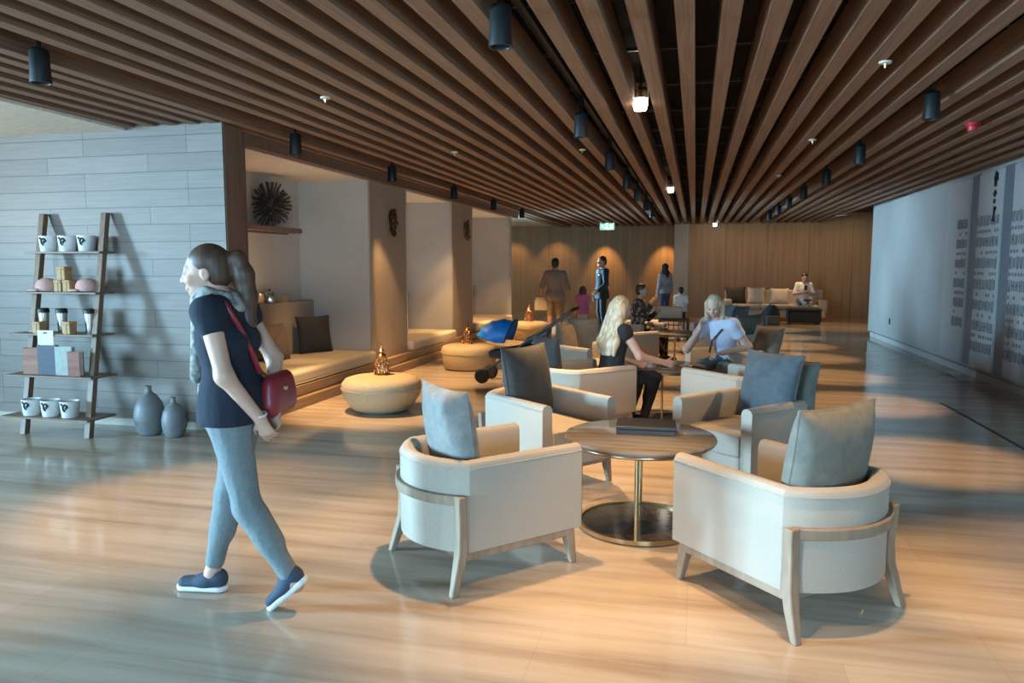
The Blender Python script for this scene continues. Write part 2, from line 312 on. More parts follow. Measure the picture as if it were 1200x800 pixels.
def glyph_strokes(mb, x, y0, y1, z0, z1, rng):
    """rows of slim raised strokes and dots, alternating tall and short"""
    z = z1; row = 0
    while z > z0 + 0.12:
        tall = row % 2 == 0; h = 0.155 if tall else 0.06
        y = y0 + 0.02
        while y < y1 - 0.05:
            wd = rng.uniform(0.025, 0.05)
            if tall:
                lean = rng.uniform(-0.12, 0.12)
                for q in (0, 1):
                    yy = y + q*(wd + 0.012)
                    if yy + 0.02 > y1: break
                    mb.box((x, yy + 0.01, z - h/2), (0.016, 0.022, h*rng.uniform(0.7, 1.0)), M=Matrix.Rotation(lean*(1-2*q), 3, 'X'))
                if rng.random() < 0.6 and y + wd + 0.03 < y1: mb.box((x, y + wd/2 + 0.016, z - h + 0.02 + rng.choice((0, 0.06))), (0.016, wd + 0.02, 0.02))
                y += wd + 0.075
            else:
                if rng.random() < 0.7: mb.box((x, y + 0.02, z - h/2), (0.016, 0.034, 0.036), M=Matrix.Rotation(rng.uniform(0.3, 1.2), 3, 'X'))
                y += 0.085
        z -= h + 0.035; row += 1
    return mb
rng = random.Random(3)
PANELS = [(11.98, 12.95, 11.98, 12.45, 'palest narrow stone relief panel at the far end of the wall', 0.5), (10.83, 11.62, 10.83, 11.62, 'stone relief panel bearing the short black vertical inscription', 0.3), (9.0, 10.46, 9.0, 10.46, 'wide stone relief panel cut off by the picture edge', 0.3)]
for i, (y0, y1, g0, g1, lab, zlow) in enumerate(PANELS):
    t = empty('relief_panel', (3.80, (y0+y1)/2, 0.15)); tag(t, lab, 'wall panel', 'carved relief panels on the pale wall')
    c = (3.80, (y0+y1)/2, 0.15)
    p = MB().bb(-0.012, 0.0195, y0-c[1], y1-c[1], 0.02, 2.66).build('slab', M['relief'], t, bevel=0.004)
    g = glyph_strokes(MB(), -0.014, g0-c[1], g1-c[1], zlow-0.15+0.05, 2.10, rng).build('glyph_relief', M['glyph'], t)
    if i == 1:
        b = MB(); yb = 11.02 - c[1]
        b.box((-0.02, yb, 2.58), (0.014, 0.085, 0.11), M=Matrix.Rotation(0.5, 3, 'X')); b.box((-0.02, yb+0.01, 2.50), (0.014, 0.06, 0.10)); b.box((-0.02, yb-0.04, 2.55), (0.014, 0.05, 0.06), M=Matrix.Rotation(-0.4, 3, 'X'))
        b.box((-0.02, yb+0.01, 2.36), (0.014, 0.06, 0.075), M=Matrix.Rotation(0.8, 3, 'X')); b.box((-0.02, yb+0.015, 2.26), (0.014, 0.045, 0.05), M=Matrix.Rotation(0.6, 3, 'X'))
        b.box((-0.02, yb+0.0, 2.09), (0.014, 0.04, 0.20)); b.box((-0.02, yb+0.03, 2.02), (0.014, 0.05, 0.035)); b.box((-0.02, yb-0.02, 2.16), (0.014, 0.04, 0.05), M=Matrix.Rotation(0.7, 3, 'X'))
        b.build('black_inscription', M['ink'], t)
for (y0, y1) in ((11.66, 11.93), (10.50, 10.79)):
    structure(MB().bb(3.805, 3.8195, y0, y1, 0.16, 2.83).build('trim_9', M['groove']))
o = MB().bb(-0.012, 0.0, -0.035, 0.035, -0.06, 0.06).build('wall_socket', M['black'], bevel=0.003); o.location = (3.82, 16.2, 0.46); tag(o, 'small black socket low on the pale wall', 'socket')

# ---------------------------------------------------------------- ceiling fittings
def track(x, y0, y1, lab):
    t = empty('light_track', (x, (y0+y1)/2, 3.04)); tag(t, lab, 'light track')
    yc = (y0+y1)/2
    MB().bb(-0.017, 0.017, y0-yc, y1-yc, -0.012, 0.1).build('rail', M['black'], t)
    for s in (-1, 1): MB().bb(s*0.021-0.003, s*0.021+0.003, y0-yc, y1-yc, -0.022, 0.0).build('rail_lip', M['wire'], t)
def make_spot():
    t = empty('track_spotlight')
    MB().bb(-0.018, 0.018, -0.06, 0.06, 0.28, 0.345).build('track_adapter', M['black'], t, bevel=0.004)
    MB().tube([(0, 0, 0.28), (0, 0, 0.2)], 0.014, 10).build('stem', M['black'], t, smooth=40)
    h = MB().lathe([(0.0001, 0.205), (0.045, 0.205), (0.056, 0.19), (0.058, 0.06), (0.062, 0.03), (0.062, 0.0), (0.052, 0.0), (0.046, 0.03), (0.0001, 0.032)], n=28).build('lamp_head', M['black'], t, smooth=40)
    MB().lathe([(0.0001, 0.022), (0.042, 0.022), (0.045, 0.028)], n=24).build('lens', M['steel'], h, smooth=40)
    return t
SP = make_spot(); first = [True]
ORD = ['nearest', 'second', 'third', 'fourth', 'fifth', 'sixth', 'seventh', 'eighth']
def spot(x, y, lab, group, z=2.68, tilt=(0, 0)):
    o = SP if first[0] else copy_tree(SP); first[0] = False
    o.location = (x, y, z); tag(o, lab, 'spotlight', group); return o
LX, MX, RX = -3.94, -1.0, 1.725
track(LX, 0.5, 20.5, 'long black light track along the ceiling edge by the alcoves')
track(MX, 0.5, 22.5, 'long black light track in the wide slot above the armchairs')
track(RX, 0.5, 22.5, 'long black light track in the slot nearer the pale wall')
for i, y in enumerate((3.85, 6.85, 9.3, 11.9, 14.4, 16.9)):
    spot(LX, y, 'black spotlight, %s from the camera along the track by the alcoves' % (['first', 'second', 'third', 'fourth', 'fifth', 'sixth'][i]), 'spotlights on the alcove track')
for i, y in enumerate((3.8, 6.55, 8.8, 11.0, 13.0, 15.3, 17.5)):
    spot(MX, y, 'black spotlight, %s from the camera along the slot over the armchairs' % (['first', 'second', 'third', 'fourth', 'fifth', 'sixth', 'seventh'][i]), 'spotlights over the armchairs', z=2.68)
for i, y in enumerate((6.4, 8.95, 11.1, 13.3, 15.3, 17.2, 19.2)):
    spot(RX, y, 'black spotlight, %s from the camera along the track by the pale wall' % (['first', 'second', 'third', 'fourth', 'fifth', 'sixth', 'seventh'][i]), 'spotlights on the track by the pale wall')
# lit lantern lamps in the gap
def lamp_lit(x, y, z, lab, s=1.0):
    t = empty('ceiling_lamp', (x, y, z)); t.scale = (s, s, s); tag(t, lab, 'ceiling lamp', 'lit lamps between the slats')
    MB().tube([(0, 0, 0.0), (0, 0, 0.30)], 0.008, 8).build('stem', M['black'], t, smooth=40)
    MB().lathe([(0.0001, 0.03), (0.045, 0.03), (0.05, 0.02), (0.05, -0.035), (0.0001, -0.036)], n=20).build('lamp_head', M['steel'], t, smooth=40)
    MB().lathe([(0.055, -0.036), (0.057, -0.09), (0.048, -0.125), (0.0001, -0.128)], n=20).build('bulb', M['bulb'], t, smooth=40)
    b = MB()
    for sx in (-1, 1): b.tube([(sx*0.02, 0, 0.09), (sx*0.055, 0, 0.05), (sx*0.06, 0, -0.04)], 0.005, 6)
    b.build('bracket', M['cream'], t, smooth=40)
lamp_lit(-0.46, 6.15, 2.93, 'brightly glowing lamp hanging between slats, closest one overhead')
lamp_lit(-0.44, 13.0, 2.92, 'small glowing lamp halfway down the slatted ceiling', 0.9)
lamp_lit(0.53, 22.9, 2.86, 'tiny glowing lamp just before the far wall', 1.0)
for i, (x, y, lab) in enumerate([(-2.81, 5.35, 'cream sprinkler rose in the slats above the walking woman'), (-2.70, 8.19, 'cream sprinkler rose under slats near the wall sculptures'), (1.145, 5.3, 'cream sprinkler rose in the slats nearest the red beacon'), (1.14, 8.3, 'cream sprinkler rose second along the slats before the sofa'), (1.13, 11.38, 'cream sprinkler rose farthest along before the sofa'), (-1.26, 8.37, 'cream sprinkler rose beside the slot over the armchairs')]):
    t = empty('sprinkler', (x, y, 2.86)); tag(t, lab, 'sprinkler', 'sprinklers in the ceiling')
    MB().lathe([(0.0001, 0.0), (0.04, 0.0), (0.036, -0.012), (0.0001, -0.014)], n=16).build('rose', M['cream'], t, smooth=40)
    MB().tube([(0, 0, -0.01), (0, 0, -0.04)], [0.012, 0.006], 8).build('nozzle', M['brass'], t)
t = empty('fire_alarm_beacon', (2.42, 7.70, 2.86)); tag(t, 'red fire alarm beacon fixed under the slats', 'alarm')
MB().lathe([(0.0001, 0.0), (0.06, 0.0), (0.062, -0.03), (0.0001, -0.032)], n=20).build('housing', M['redplastic'], t, smooth=40)
MB().lathe([(0.045, -0.032), (0.042, -0.07), (0.0001, -0.078)], n=20).build('lens', M['redplastic'], t, smooth=40)
t = empty('exit_sign', (-2.66, 22.9, 2.95)); tag(t, 'small lit green exit sign hanging from the slats', 'exit sign')
MB().tube([(0, 0, 0.0), (0, 0, -0.06)], 0.01, 8).build('stem', M['black'], t)
MB().bb(-0.22, 0.22, -0.03, 0.03, -0.28, -0.06).build('case', M['exit'], t, bevel=0.005)
b = MB(); b.box((-0.02, -0.034, -0.11), (0.035, 0.008, 0.035)); b.box((0.0, -0.034, -0.165), (0.03, 0.008, 0.08), M=Matrix.Rotation(0.3, 3, 'Y')); b.box((0.03, -0.034, -0.235), (0.03, 0.008, 0.08), M=Matrix.Rotation(-0.6, 3, 'Y')); b.box((-0.04, -0.034, -0.225), (0.08, 0.008, 0.03), M=Matrix.Rotation(0.5, 3, 'Y'))
b.box((-0.13, -0.034, -0.17), (0.05, 0.008, 0.03)); b.box((0.13, -0.034, -0.17), (0.07, 0.008, 0.15))
b.build('running_figure_symbol', M['exitw'], t)
t = empty('recessed_downlight', (3.6, 20.6, 2.86)); tag(t, 'bright recessed downlight past the end of the pale wall', 'downlight')
MB().lathe([(0.12, -0.012), (0.14, -0.012), (0.145, 0.0), (0.12, 0.0)], n=24).build('trim_ring', M['cream'], t, smooth=40)
MB().lathe([(0.0001, -0.006), (0.12, -0.006)], n=24).build('diffuser', M['led'], t)

# ---------------------------------------------------------------- warm lamps' light and added fills
for a_, b_ in lows: area('alcove_fill', (BACK+0.09, (a_+b_)/2, 1.13), (BACK+0.35, (a_+b_)/2, 2.7), b_-a_-0.3, 0.05, 9, (1.0, 0.84, 0.66)).rotation_euler.z += PI/2  # fill added to brighten each alcove, no fitting behind it
for y in (6.85, 9.3, 11.9, 14.4, 16.9): spot_light((LX, y, 2.66), (LX+0.55, y+0.6, 0), 400, 52, 0.6)
spot_light((LX, 3.85, 2.66), (LX+0.8, 4.1, 0), 140, 52, 0.6)
for y in (9.3, 11.9, 14.4): spot_light((LX+0.02, y, 2.64), (BX-0.05, y+0.95, 0.55), 110, 34, 0.7)
for y in (7.4, 8.5, 11.5, 12.6, 15.2, 16.6): spot_light((LX, y, 2.66), (BX-0.35, y+0.2, 0.4), 75, 46, 0.7)
spot_light((MX, 3.8, 2.66), (-1.0, 3.85, 0), 175, 66, 0.6)
spot_light((MX, 6.55, 2.66), (-0.85, 5.75, 0), 300, 54, 0.6)
for y in (8.8, 11.0, 13.0, 15.3, 17.5): spot_light((MX, y, 2.66), (MX+0.2, y-0.3, 0), 270, 48, 0.6)
for y in (6.4, 8.95, 11.1, 13.3, 15.3, 17.2, 19.2): spot_light((RX, y, 2.66), (RX+0.15, y+0.1, 0), 165, 40, 0.6)
for y in (6.4, 8.95): spot_light((RX, y, 2.66), (RX-1.25, y-0.6, 0.3), 110, 40, 0.6)
spot_light((RX, 3.6, 2.66), (RX+0.3, 3.9, 0), 130, 52, 0.6)
spot_light((0.45, 3.1, 2.8), (0.4, 3.45, 0), 150, 62, 0.6)
spot_light((MX, 1.6, 2.66), (-0.1, 2.3, 0), 110, 58, 0.7)
spot_light((LX, 1.9, 2.66), (-3.5, 3.2, 0), 110, 52, 0.7)
spot_light((-0.46, 6.15, 2.78), (-0.46, 6.15, 0), 80, 80)
for x in (-7.6, -6.0, -4.5): spot_light((x, 23.75, 2.75), (x, 24.6, 1.2), 28, 80, color=(1.0, 0.6, 0.25))  # unseen spots added to brighten the left back wall
for x in (-2.9, -0.95): spot_light((x, 23.9, 2.75), (x, 24.6, 1.2), 85, 60, color=(1.0, 0.56, 0.2))
for x in (0.4, 1.8, 3.2, 4.6): spot_light((x, 21.6, 2.75), (x, 23.8, 1.2), 20, 100, 1.0)  # more spots without fittings, added to lift the right back wall
for x in (0.9, 2.6): spot_light((x, 21.9, 2.7), (x, 22.3, 0.2), 110, 50)
for x in (-2.9, -1.6): spot_light((x, 19.5, 2.7), (x, 19.5, 0.0), 110, 60)
spot_light((-8.2, 4.3, 1.9), (-6.6, 5.0, 2.83), 60, 110, 1.0, (1.0, 0.82, 0.6))  # upward fill added out of view to lighten the soffit
spot_light((3.6, 20.6, 2.8), (3.6, 20.6, 0), 120, 80)

# ---------------------------------------------------------------- armchairs
def path_normals(pts):
    out = []
    for i, p in enumerate(pts):
        a = Vector(pts[max(i-1, 0)]); b = Vector(pts[min(i+1, len(pts)-1)]); t = (b - a); t.z = 0; t.normalize()
        out.append((Vector(p), Vector((-t.y, t.x, 0))))
    return out
HW, YB, YF, ARC = 0.338, -0.315, 0.395, 0.135     # half width, back corner, front, bulge of the back
def shell_path(off=0.0, z=0.0):
    """plan of the tub wall: front end of one arm, round the back, front end of the other arm"""
    pts = []
    hw = HW + off
    for k in range(7): pts.append((hw, YF - (YF - YB - 0.03) * k/6, z))
    n = 18
    for k in range(n+1):                      # bowed back
        u = 1 - 2*k/n; pts.append((u*(hw-0.025), YB - off - (ARC)*(1-u*u)**0.9 if abs(u) < 1 else YB - off, z))
    for k in range(7): pts.append((-hw, YB + 0.03 + (YF - YB - 0.03) * k/6, z))
    return pts
def make_armchair():
    t = empty('armchair')
    T = 0.085; z0, z1 = 0.19, 0.632
    sec = [(0, z0), (0.0, 0.30), (0, 0.45), (0, z1-0.03), (-0.012, z1-0.008), (-0.03, z1), (-T+0.03, z1), (-T+0.012, z1-0.008), (-T, z1-0.03), (-T, z0)]
    MB().sweep(path_normals(shell_path()), sec).build('shell', M['linen'], t, smooth=50, bevel=0.014, segs=3)
    MB().tube([(p[0], p[1], z1-0.032) for p in shell_path(0.001)], 0.0035, 6).build('piping', M['piping'], t, smooth=60)
    # seat deck and cushion
    ins = [(x, y) for x, y, z in shell_path(-T - 0.002)]
    MB().prism(ins, z0, 0.30).build('seat_base', M['linen'], t, bevel=0.01)
    MB().prism([(x*0.985, y*0.985 + 0.012) for x, y in ins], 0.302, 0.44).build('seat_cushion', M['linen'], t, bevel=0.035, segs=4)
    # timber frame
    fr = MB()
    for s in (-1, 1): fr.bb(s*(HW-0.055), s*(HW-0.005), YB-0.02, YF-0.05, 0.15, 0.192)
    fr.bb(-HW+0.04, HW-0.04, YF-0.09, YF-0.045, 0.15, 0.192); fr.bb(-HW+0.04, HW-0.04, YB-0.01, YB+0.035, 0.15, 0.192)
    fr.build('seat_rail', M['oak'], t, bevel=0.005)
    bp = [p for p in shell_path(0.0) if p[1] <= YB + 0.001]
    MB().sweep(path_normals(bp), [(-0.004, 0.425), (0.026, 0.425), (0.026, 0.475), (-0.004, 0.475)]).build('back_band', M['oak'], t, bevel=0.006)
    def leg(pts, name):
        rings = []
        for (x, y, z, wx, wy) in pts: rings.append([Vector((x-wx, y-wy, z)), Vector((x+wx, y-wy, z)), Vector((x+wx, y+wy, z)), Vector((x-wx, y+wy, z))])
        MB().loft(rings).build(name, M['oak'], t, bevel=0.006)
    for s in (-1, 1):
        leg([(s*(HW-0.030), YF-0.075, 0.192, .028, .028), (s*(HW-0.026), YF-0.07, 0.15, .027, .027), (s*(HW-0.012), YF-0.05, 0.0, .016, .016)], 'leg')
        x = HW - 0.005; y = YB - 0.012
        leg([(s*x, y-0.006, 0.476, .027, .022), (s*(x-0.002), y-0.004, 0.42, .027, .022), (s*(x-0.010), y+0.002, 0.30, .026, .023), (s*(x-0.008), y, 0.20, .028, .026), (s*(x+0.004), y-0.02, 0.13, .025, .024), (s*(x+0.018), y-0.06, 0.0, .017, .017)], 'leg')
    return t
CH = make_armchair(); chfirst = [True]; chairs = []
def chair(x, y, rdeg, lab):
    o = CH if chfirst[0] else copy_tree(CH); chfirst[0] = False
    o.location = (x, y, 0); o.rotation_euler = (0, 0, math.radians(rdeg)); tag(o, lab, 'armchair', 'linen tub armchairs grouped round low tables'); chairs.append(o); return o
def pillow_mesh(a, b, th, n=18):
    vs = []; fs = []
    for s in (1, -1):
        for i in range(n+1):
            for j in range(n+1):
                u = -1 + 2*i/n; v = -1 + 2*j/n
                pin = 1 - 0.07*(1-u*u)*(v*v) ; pin2 = 1 - 0.07*(1-v*v)*(u*u)
                h = th/2 * ((1-abs(u)**2.6)*(1-abs(v)**2.6))**0.55 + 0.006
                wob = 0.006*math.sin(5*u+2*v)*(1-u*u)*(1-v*v)
                vs.append((u*a/2*pin2, s*(h)+wob, v*b/2*pin))
    m = (n+1)**2
    for s in (0, 1):
        for i in range(n):
            for j in range(n):
                q = [s*m+i*(n+1)+j, s*m+(i+1)*(n+1)+j, s*m+(i+1)*(n+1)+j+1, s*m+i*(n+1)+j+1]
                fs.append(tuple(q) if s else tuple(reversed(q)))
    ring = [i*(n+1) for i in range(n+1)] + [n*(n+1)+j for j in range(1, n+1)] + [i*(n+1)+n for i in range(n-1, -1, -1)] + [j for j in range(n-1, 0, -1)]
    for k in range(len(ring)):
        a_, b_ = ring[k], ring[(k+1) % len(ring)]; fs.append((a_, b_, m+b_, m+a_))
    return vs, fs, [vs[i] for i in ring]
PM = {}
def pillow(parent, lx, ly, lz, rz, tilt, size, m, lab, group, roll=0, th=0.16, name='throw_pillow'):
    """a cushion standing on its edge; parent gives the frame it is placed in, it stays a thing of its own"""
    key = (size, th)
    base = parent.matrix_basis if parent else Matrix.Identity(4)
    t = empty(name)
    vs, fs, ring = pillow_mesh(size[0], size[1], th)
    off = Vector((0, 0, size[1]/2))
    c = mesh_obj('cover', [Vector(v)+off for v in vs], fs, m, t, smooth=60)
    MB().tube([(p[0], 0, p[2]+size[1]/2) for p in ring], 0.006, 6, closed=True).build('welt', m, t, smooth=60)
    t.matrix_basis = base @ Matrix.Translation((lx, ly, lz)) @ Matrix.Rotation(math.radians(rz), 4, 'Z') @ Matrix.Rotation(math.radians(tilt), 4, 'X') @ Matrix.Rotation(math.radians(roll), 4, 'Y')
    tag(t, lab, 'cushion', group); return t
D2 = 3.2
c1 = chair(-1.07, 3.715, -43, 'linen armchair closest to the walking woman, a grey cushion standing in it')
c2 = chair(0.435, 3.64, 43, 'linen armchair with one wide grey taupe cushion, nearest the pale wall')
c3 = chair(-1.05, 5.26, -130, 'linen armchair holding the big charcoal cushion')
c4 = chair(0.38, 5.46, 139.5, 'linen armchair holding the slate blue cushion')
c5 = chair(-1.03, 6.93, -43, 'linen armchair in which the long haired blonde woman in black sits')
c6 = chair(0.41, 6.88, 43, 'empty linen armchair just behind the slate cushion chair')
c7 = chair(-1.25, 8.75, -130, 'linen armchair behind the long haired blonde woman, holding a brown and a slate cushion')
c8 = chair(0.42, 8.66, 139.5, 'linen armchair in which the woman in pale blue rests her head on her hand')
c9 = chair(-1.0, 10.75, -43, 'linen armchair at the third table, back towards the stroller')
c10 = chair(0.5, 10.9, 43, 'linen armchair at the third table with a dark olive cushion')
c11 = chair(-0.95, 12.35, -125, 'linen armchair occupied by the person in dark patterned clothes')
c12 = chair(0.45, 12.75, 139.5, 'linen armchair with teal and pale cushions at the third table')
G = 'cushions on the armchairs'
pillow(c1, 0.0, -0.17, 0.455, 0, 8, (0.48, 0.50), M['c_grey'], 'grey cushion standing in the armchair closest to the walking woman', G)
pillow(c2, -0.01, -0.20, 0.455, 4, 9, (0.55, 0.51), M['c_taupe'], 'wide grey taupe cushion in the armchair nearest the pale wall', G, th=0.2)
pillow(c3, 0.0, -0.15, 0.455, 16, 10, (0.54, 0.52), M['c_dark'], 'large charcoal cushion beside the blue stroller', G, th=0.18)
pillow(c4, -0.06, -0.11, 0.455, -8, 12, (0.52, 0.50), M['c_slate'], 'slate blue cushion leaning in the chair behind the low table', G)
pillow(c4, -0.15, -0.26, 0.46, -6, 6, (0.46, 0.44), M['c_olive'], 'olive grey cushion peeping out behind the slate blue one', G, th=0.12)
pillow(c5, -0.17, -0.24, 0.445, 0, 8, (0.40, 0.46), M['c_black'], 'dark navy cushion behind the long haired blonde woman', G, th=0.12)
pillow(c6, 0.05, -0.21, 0.442, 0, 10, (0.40, 0.36), M['c_teal'], 'pale teal cushion in the empty armchair', G)
pillow(c7, 0.10, -0.18, 0.445, 25, 10, (0.44, 0.44), M['c_brown'], 'brown cushion left of the long blonde hair', G)
pillow(c7, -0.20, -0.22, 0.445, -10, 8, (0.46, 0.48), M['c_slate'], 'dark slate cushion behind the girl in pink', G, th=0.12)
pillow(c8, -0.24, -0.20, 0.445, -15, 16, (0.46, 0.46), M['c_brown'], 'brown cushion at the back of the woman in pale blue', G)
pillow(c10, 0.05, -0.20, 0.445, 0, 12, (0.50, 0.46), M['c_olive'], 'dark olive cushion behind the head of the woman in pale blue', G)
pillow(c12, 0.14, -0.16, 0.445, 10, 12, (0.46, 0.48), M['c_teal'], 'grey teal cushion in the armchair before the far sofa', G)
pillow(c12, -0.12, -0.22, 0.445, -8, 8, (0.44, 0.46), M['c_slate'], 'slate cushion next to the grey teal one before the sofa', G, th=0.12)

# ---------------------------------------------------------------- low round tables
def make_table():
    t = empty('round_table')
    MB().lathe([(0.0001, 0.525), (0.425, 0.525), (0.445, 0.532), (0.45, 0.545), (0.445, 0.556), (0.435, 0.56), (0.0001, 0.56)], n=64).build('tabletop', M['tabletop'], t, smooth=40)
    MB().tube([(0.405*math.cos(2*PI*k/48), 0.405*math.sin(2*PI*k/48), 0.515) for k in range(48)], 0.011, 8, closed=True).build('top_ring', M['brass'], t, smooth=60)
    r = MB(); r.lathe([(0.345, 0.008), (0.365, 0.008), (0.365, 0.034), (0.345, 0.034), (0.345, 0.008)], n=56); r.build('base_ring', M['brass'], t, smooth=40)
    MB().lathe([(0.0001, 0.008), (0.345, 0.008), (0.345, 0.02), (0.0001, 0.02)], n=56).build('base_plate', M['mirror'], t, smooth=40)
    for k in range(4):
        a = PI/2*k + math.radians(-88)
        MB().tube([(0.352*math.cos(a), 0.352*math.sin(a), 0.03), (0.352*math.cos(a), 0.352*math.sin(a), 0.525)], 0.011, 10).build('leg', M['brass'], t, smooth=60)
    for k in range(3):
        a = 2*PI/3*k; MB().lathe([(0.0001, 0.0), (0.018, 0.0), (0.018, 0.009), (0.0001, 0.009)], (0.33*math.cos(a), 0.33*math.sin(a), 0), 12).build('foot', M['black'], t)
    return t
TB = make_table(); TB.location = (-0.30, 4.40, 0); tag(TB, 'round stone topped table with brass legs nearest the camera, dark box on it', 'table', 'low round tables')
def table(x, y, s, lab):
    o = copy_tree(TB); o.location = (x, y, 0); o.scale = (s, s, 1); tag(o, lab, 'table', 'low round tables'); return o
table(-0.30, 7.62, 0.95, 'round table between the two seated blonde women')
table(-0.28, 11.55, 0.9, 'round table by the armchair with the olive cushion')
b = empty('leather_box', (-0.27, 4.50, 0.56), math.radians(3)); tag(b, 'flat dark leather box lying on the nearest round table', 'box')
MB().bb(-0.175, 0.175, -0.125, 0.125, 0.0, 0.030).build('tray', M['leather'], b, bevel=0.004)
MB().bb(-0.179, 0.179, -0.129, 0.129, 0.031, 0.052).build('lid', M['leather'], b, bevel=0.005)
# things on the second table
def cup(x, y, z, lab, m='white', r=0.042, h=0.075):
    t = empty('cup', (x, y, z)); tag(t, lab, 'cup')
    MB().lathe([(0.0001, 0.0), (r*0.7, 0.0), (r, h*0.5), (r*1.02, h), (r*0.92, h), (r*0.88, h*0.5), (r*0.6, 0.008), (0.0001, 0.008)], n=20).build('bowl', M[m], t, smooth=50)
    MB().tube([(r*0.95, 0, h*0.8), (r*1.5, 0, h*0.75), (r*1.5, 0, h*0.35), (r*0.9, 0, h*0.3)], 0.005, 6).build('handle', M[m], t, smooth=60)
    MB().lathe([(0.0001, 0.001), (r*1.5, 0.004), (r*1.55, 0.008), (0.0001, 0.003)], n=20).build('saucer', M[m], t, smooth=50)
    return t
cup(-0.42, 7.42, 0.56, 'small white cup on the table between the blonde women')
t = empty('menu_holder', (-0.24, 7.36, 0.56), 0.25); tag(t, 'small wooden menu holder on the table between the blonde women', 'holder')
MB().bb(-0.07, 0.07, -0.05, 0.05, 0.0, 0.012).build('base', M['oak'], t, bevel=0.003); MB().bb(-0.062, 0.062, -0.035, 0.035, 0.012, 0.075).build('block', M['mirror'], t, bevel=0.003)
t = empty('mobile_phone', (0.06, 7.5, 0.56), 0.5); tag(t, 'dark mobile phone flat on the table by the woman in blue', 'phone')
MB().bb(-0.037, 0.037, -0.075, 0.075, 0.0, 0.009).build('case', M['black'], t, bevel=0.003); MB().bb(-0.033, 0.033, -0.069, 0.069, 0.009, 0.0096).build('screen', M['mirror'], t)
# dark timber side table far behind
t = empty('side_table', (-0.36, 13.85, 0)); tag(t, 'dark timber side table with rungs behind the third round table', 'side table')
MB().bb(-0.27, 0.27, -0.2, 0.2, 0.56, 0.60).build('tabletop', M['darkwood'], t, bevel=0.004); MB().bb(-0.25, 0.25, -0.18, 0.18, 0.30, 0.325).build('shelf', M['darkwood'], t)
for sx in (-1, 1):
    for sy in (-1, 1): MB().bb(sx*0.25-0.018, sx*0.25+0.018, sy*0.18-0.018, sy*0.18+0.018, 0, 0.56).build('leg', M['darkwood'], t)
for k in range(5): MB().bb(-0.18+k*0.09-0.008, -0.18+k*0.09+0.008, -0.19, -0.175, 0.325, 0.56).build('rung', M['darkwood'], t)

# ---------------------------------------------------------------- poufs and lanterns
def pouf(x, y, prof, lab, kind=0):
    t = empty('pouf', (x, y, 0)); tag(t, lab, 'pouf', 'round poufs beside the alcoves')
    MB().lathe(prof, n=48).build('body', M['pouf'], t, smooth=60)
    rr = max(p[0] for p in prof); zz = [p[1] for p in prof if p[0] == rr][0]
    MB().tube([((rr+0.001)*math.cos(2*PI*k/48), (rr+0.001)*math.sin(2*PI*k/48), zz) for k in range(48)], 0.005, 6, closed=True).build('seam', M['pouf'], t, smooth=60)
    MB().lathe([(0.0001, 0.0), (prof[1][0]*0.94, 0.0), (prof[1][0]*0.94, 0.02), (0.0001, 0.02)], n=40).build('base', M['darkwood'], t)
p1 = [(0.0001, 0.018), (0.29, 0.018), (0.335, 0.05), (0.405, 0.16), (0.43, 0.255), (0.425, 0.31), (0.39, 0.352), (0.33, 0.372), (0.18, 0.382), (0.0001, 0.384)]
p2 = [(0.0001, 0.018), (0.375, 0.018), (0.395, 0.04), (0.415, 0.16), (0.43, 0.25), (0.43, 0.31), (0.405, 0.352), (0.34, 0.372), (0.18, 0.382), (0.0001, 0.384)]
pouf(-3.28, 7.36, p1, 'sand coloured pouf tapering to its base, in front of the first alcove')
pouf(-3.33, 10.75, p2, 'sand coloured drum pouf beside the second column')
pouf(-3.45, 15.5, p2, 'sand coloured pouf beyond the blue stroller')
def make_lantern():
    t = empty('lantern')
    MB().lathe([(0.0001, 0), (0.082, 0), (0.088, 0.01), (0.082, 0.022), (0.0001, 0.022)], n=24).build('base', M['copper'], t, smooth=40)
    body = MB()
    for k in range(10):
        a = 2*PI*k/10; pts = []
        for q in range(9):
            u = q/8; r = 0.078*(1-u)**0.55*0.55 + 0.036 + 0.012*math.sin(u*PI); pts.append((r*math.cos(a+0.5*u), r*math.sin(a+0.5*u), 0.02+0.185*u))
        body.tube(pts, 0.0042, 6)
    for z, r in ((0.06, 0.079), (0.105, 0.071), (0.15, 0.061)): body.tube([(r*math.cos(2*PI*k/20), r*math.sin(2*PI*k/20), z) for k in range(20)], 0.005, 6, closed=True)
    body.build('lattice', M['copper'], t, smooth=60)
    bd = MB()
    for k in range(8):
        a = 2*PI*k/8; bd.sphere((0.084*math.cos(a), 0.084*math.sin(a), 0.034), 0.014, 10); bd.sphere((0.062*math.cos(a+.3), 0.062*math.sin(a+.3), 0.085), 0.012, 10); bd.sphere((0.05*math.cos(a), 0.05*math.sin(a), 0.13), 0.01, 8)
    bd.build('glass_bead', M['copper'], t, smooth=60)
    MB().lathe([(0.0001, 0.2), (0.046, 0.2), (0.05, 0.207), (0.04, 0.222), (0.026, 0.236), (0.024, 0.25), (0.034, 0.262), (0.02, 0.278), (0.009, 0.29), (0.012, 0.302), (0.005, 0.32), (0.0001, 0.345)], n=20).build('cap', M['copper'], t, smooth=50)
    return t
LT = make_lantern(); LT.location = (-3.30, 7.42, 0.384)
GL = 'copper lanterns on the poufs'
tag(LT, 'openwork copper lantern on the pouf before the first alcove', 'lantern', GL)
o = copy_tree(LT); o.location = (-3.36, 10.75, 0.384); tag(o, 'openwork copper lantern on the drum pouf by the second column', 'lantern', GL)
o = copy_tree(LT); o.location = (-3.45, 15.5, 0.384); o.scale = (1.15, 1.15, 1.15); tag(o, 'openwork copper lantern on the pouf beyond the stroller', 'lantern', GL)

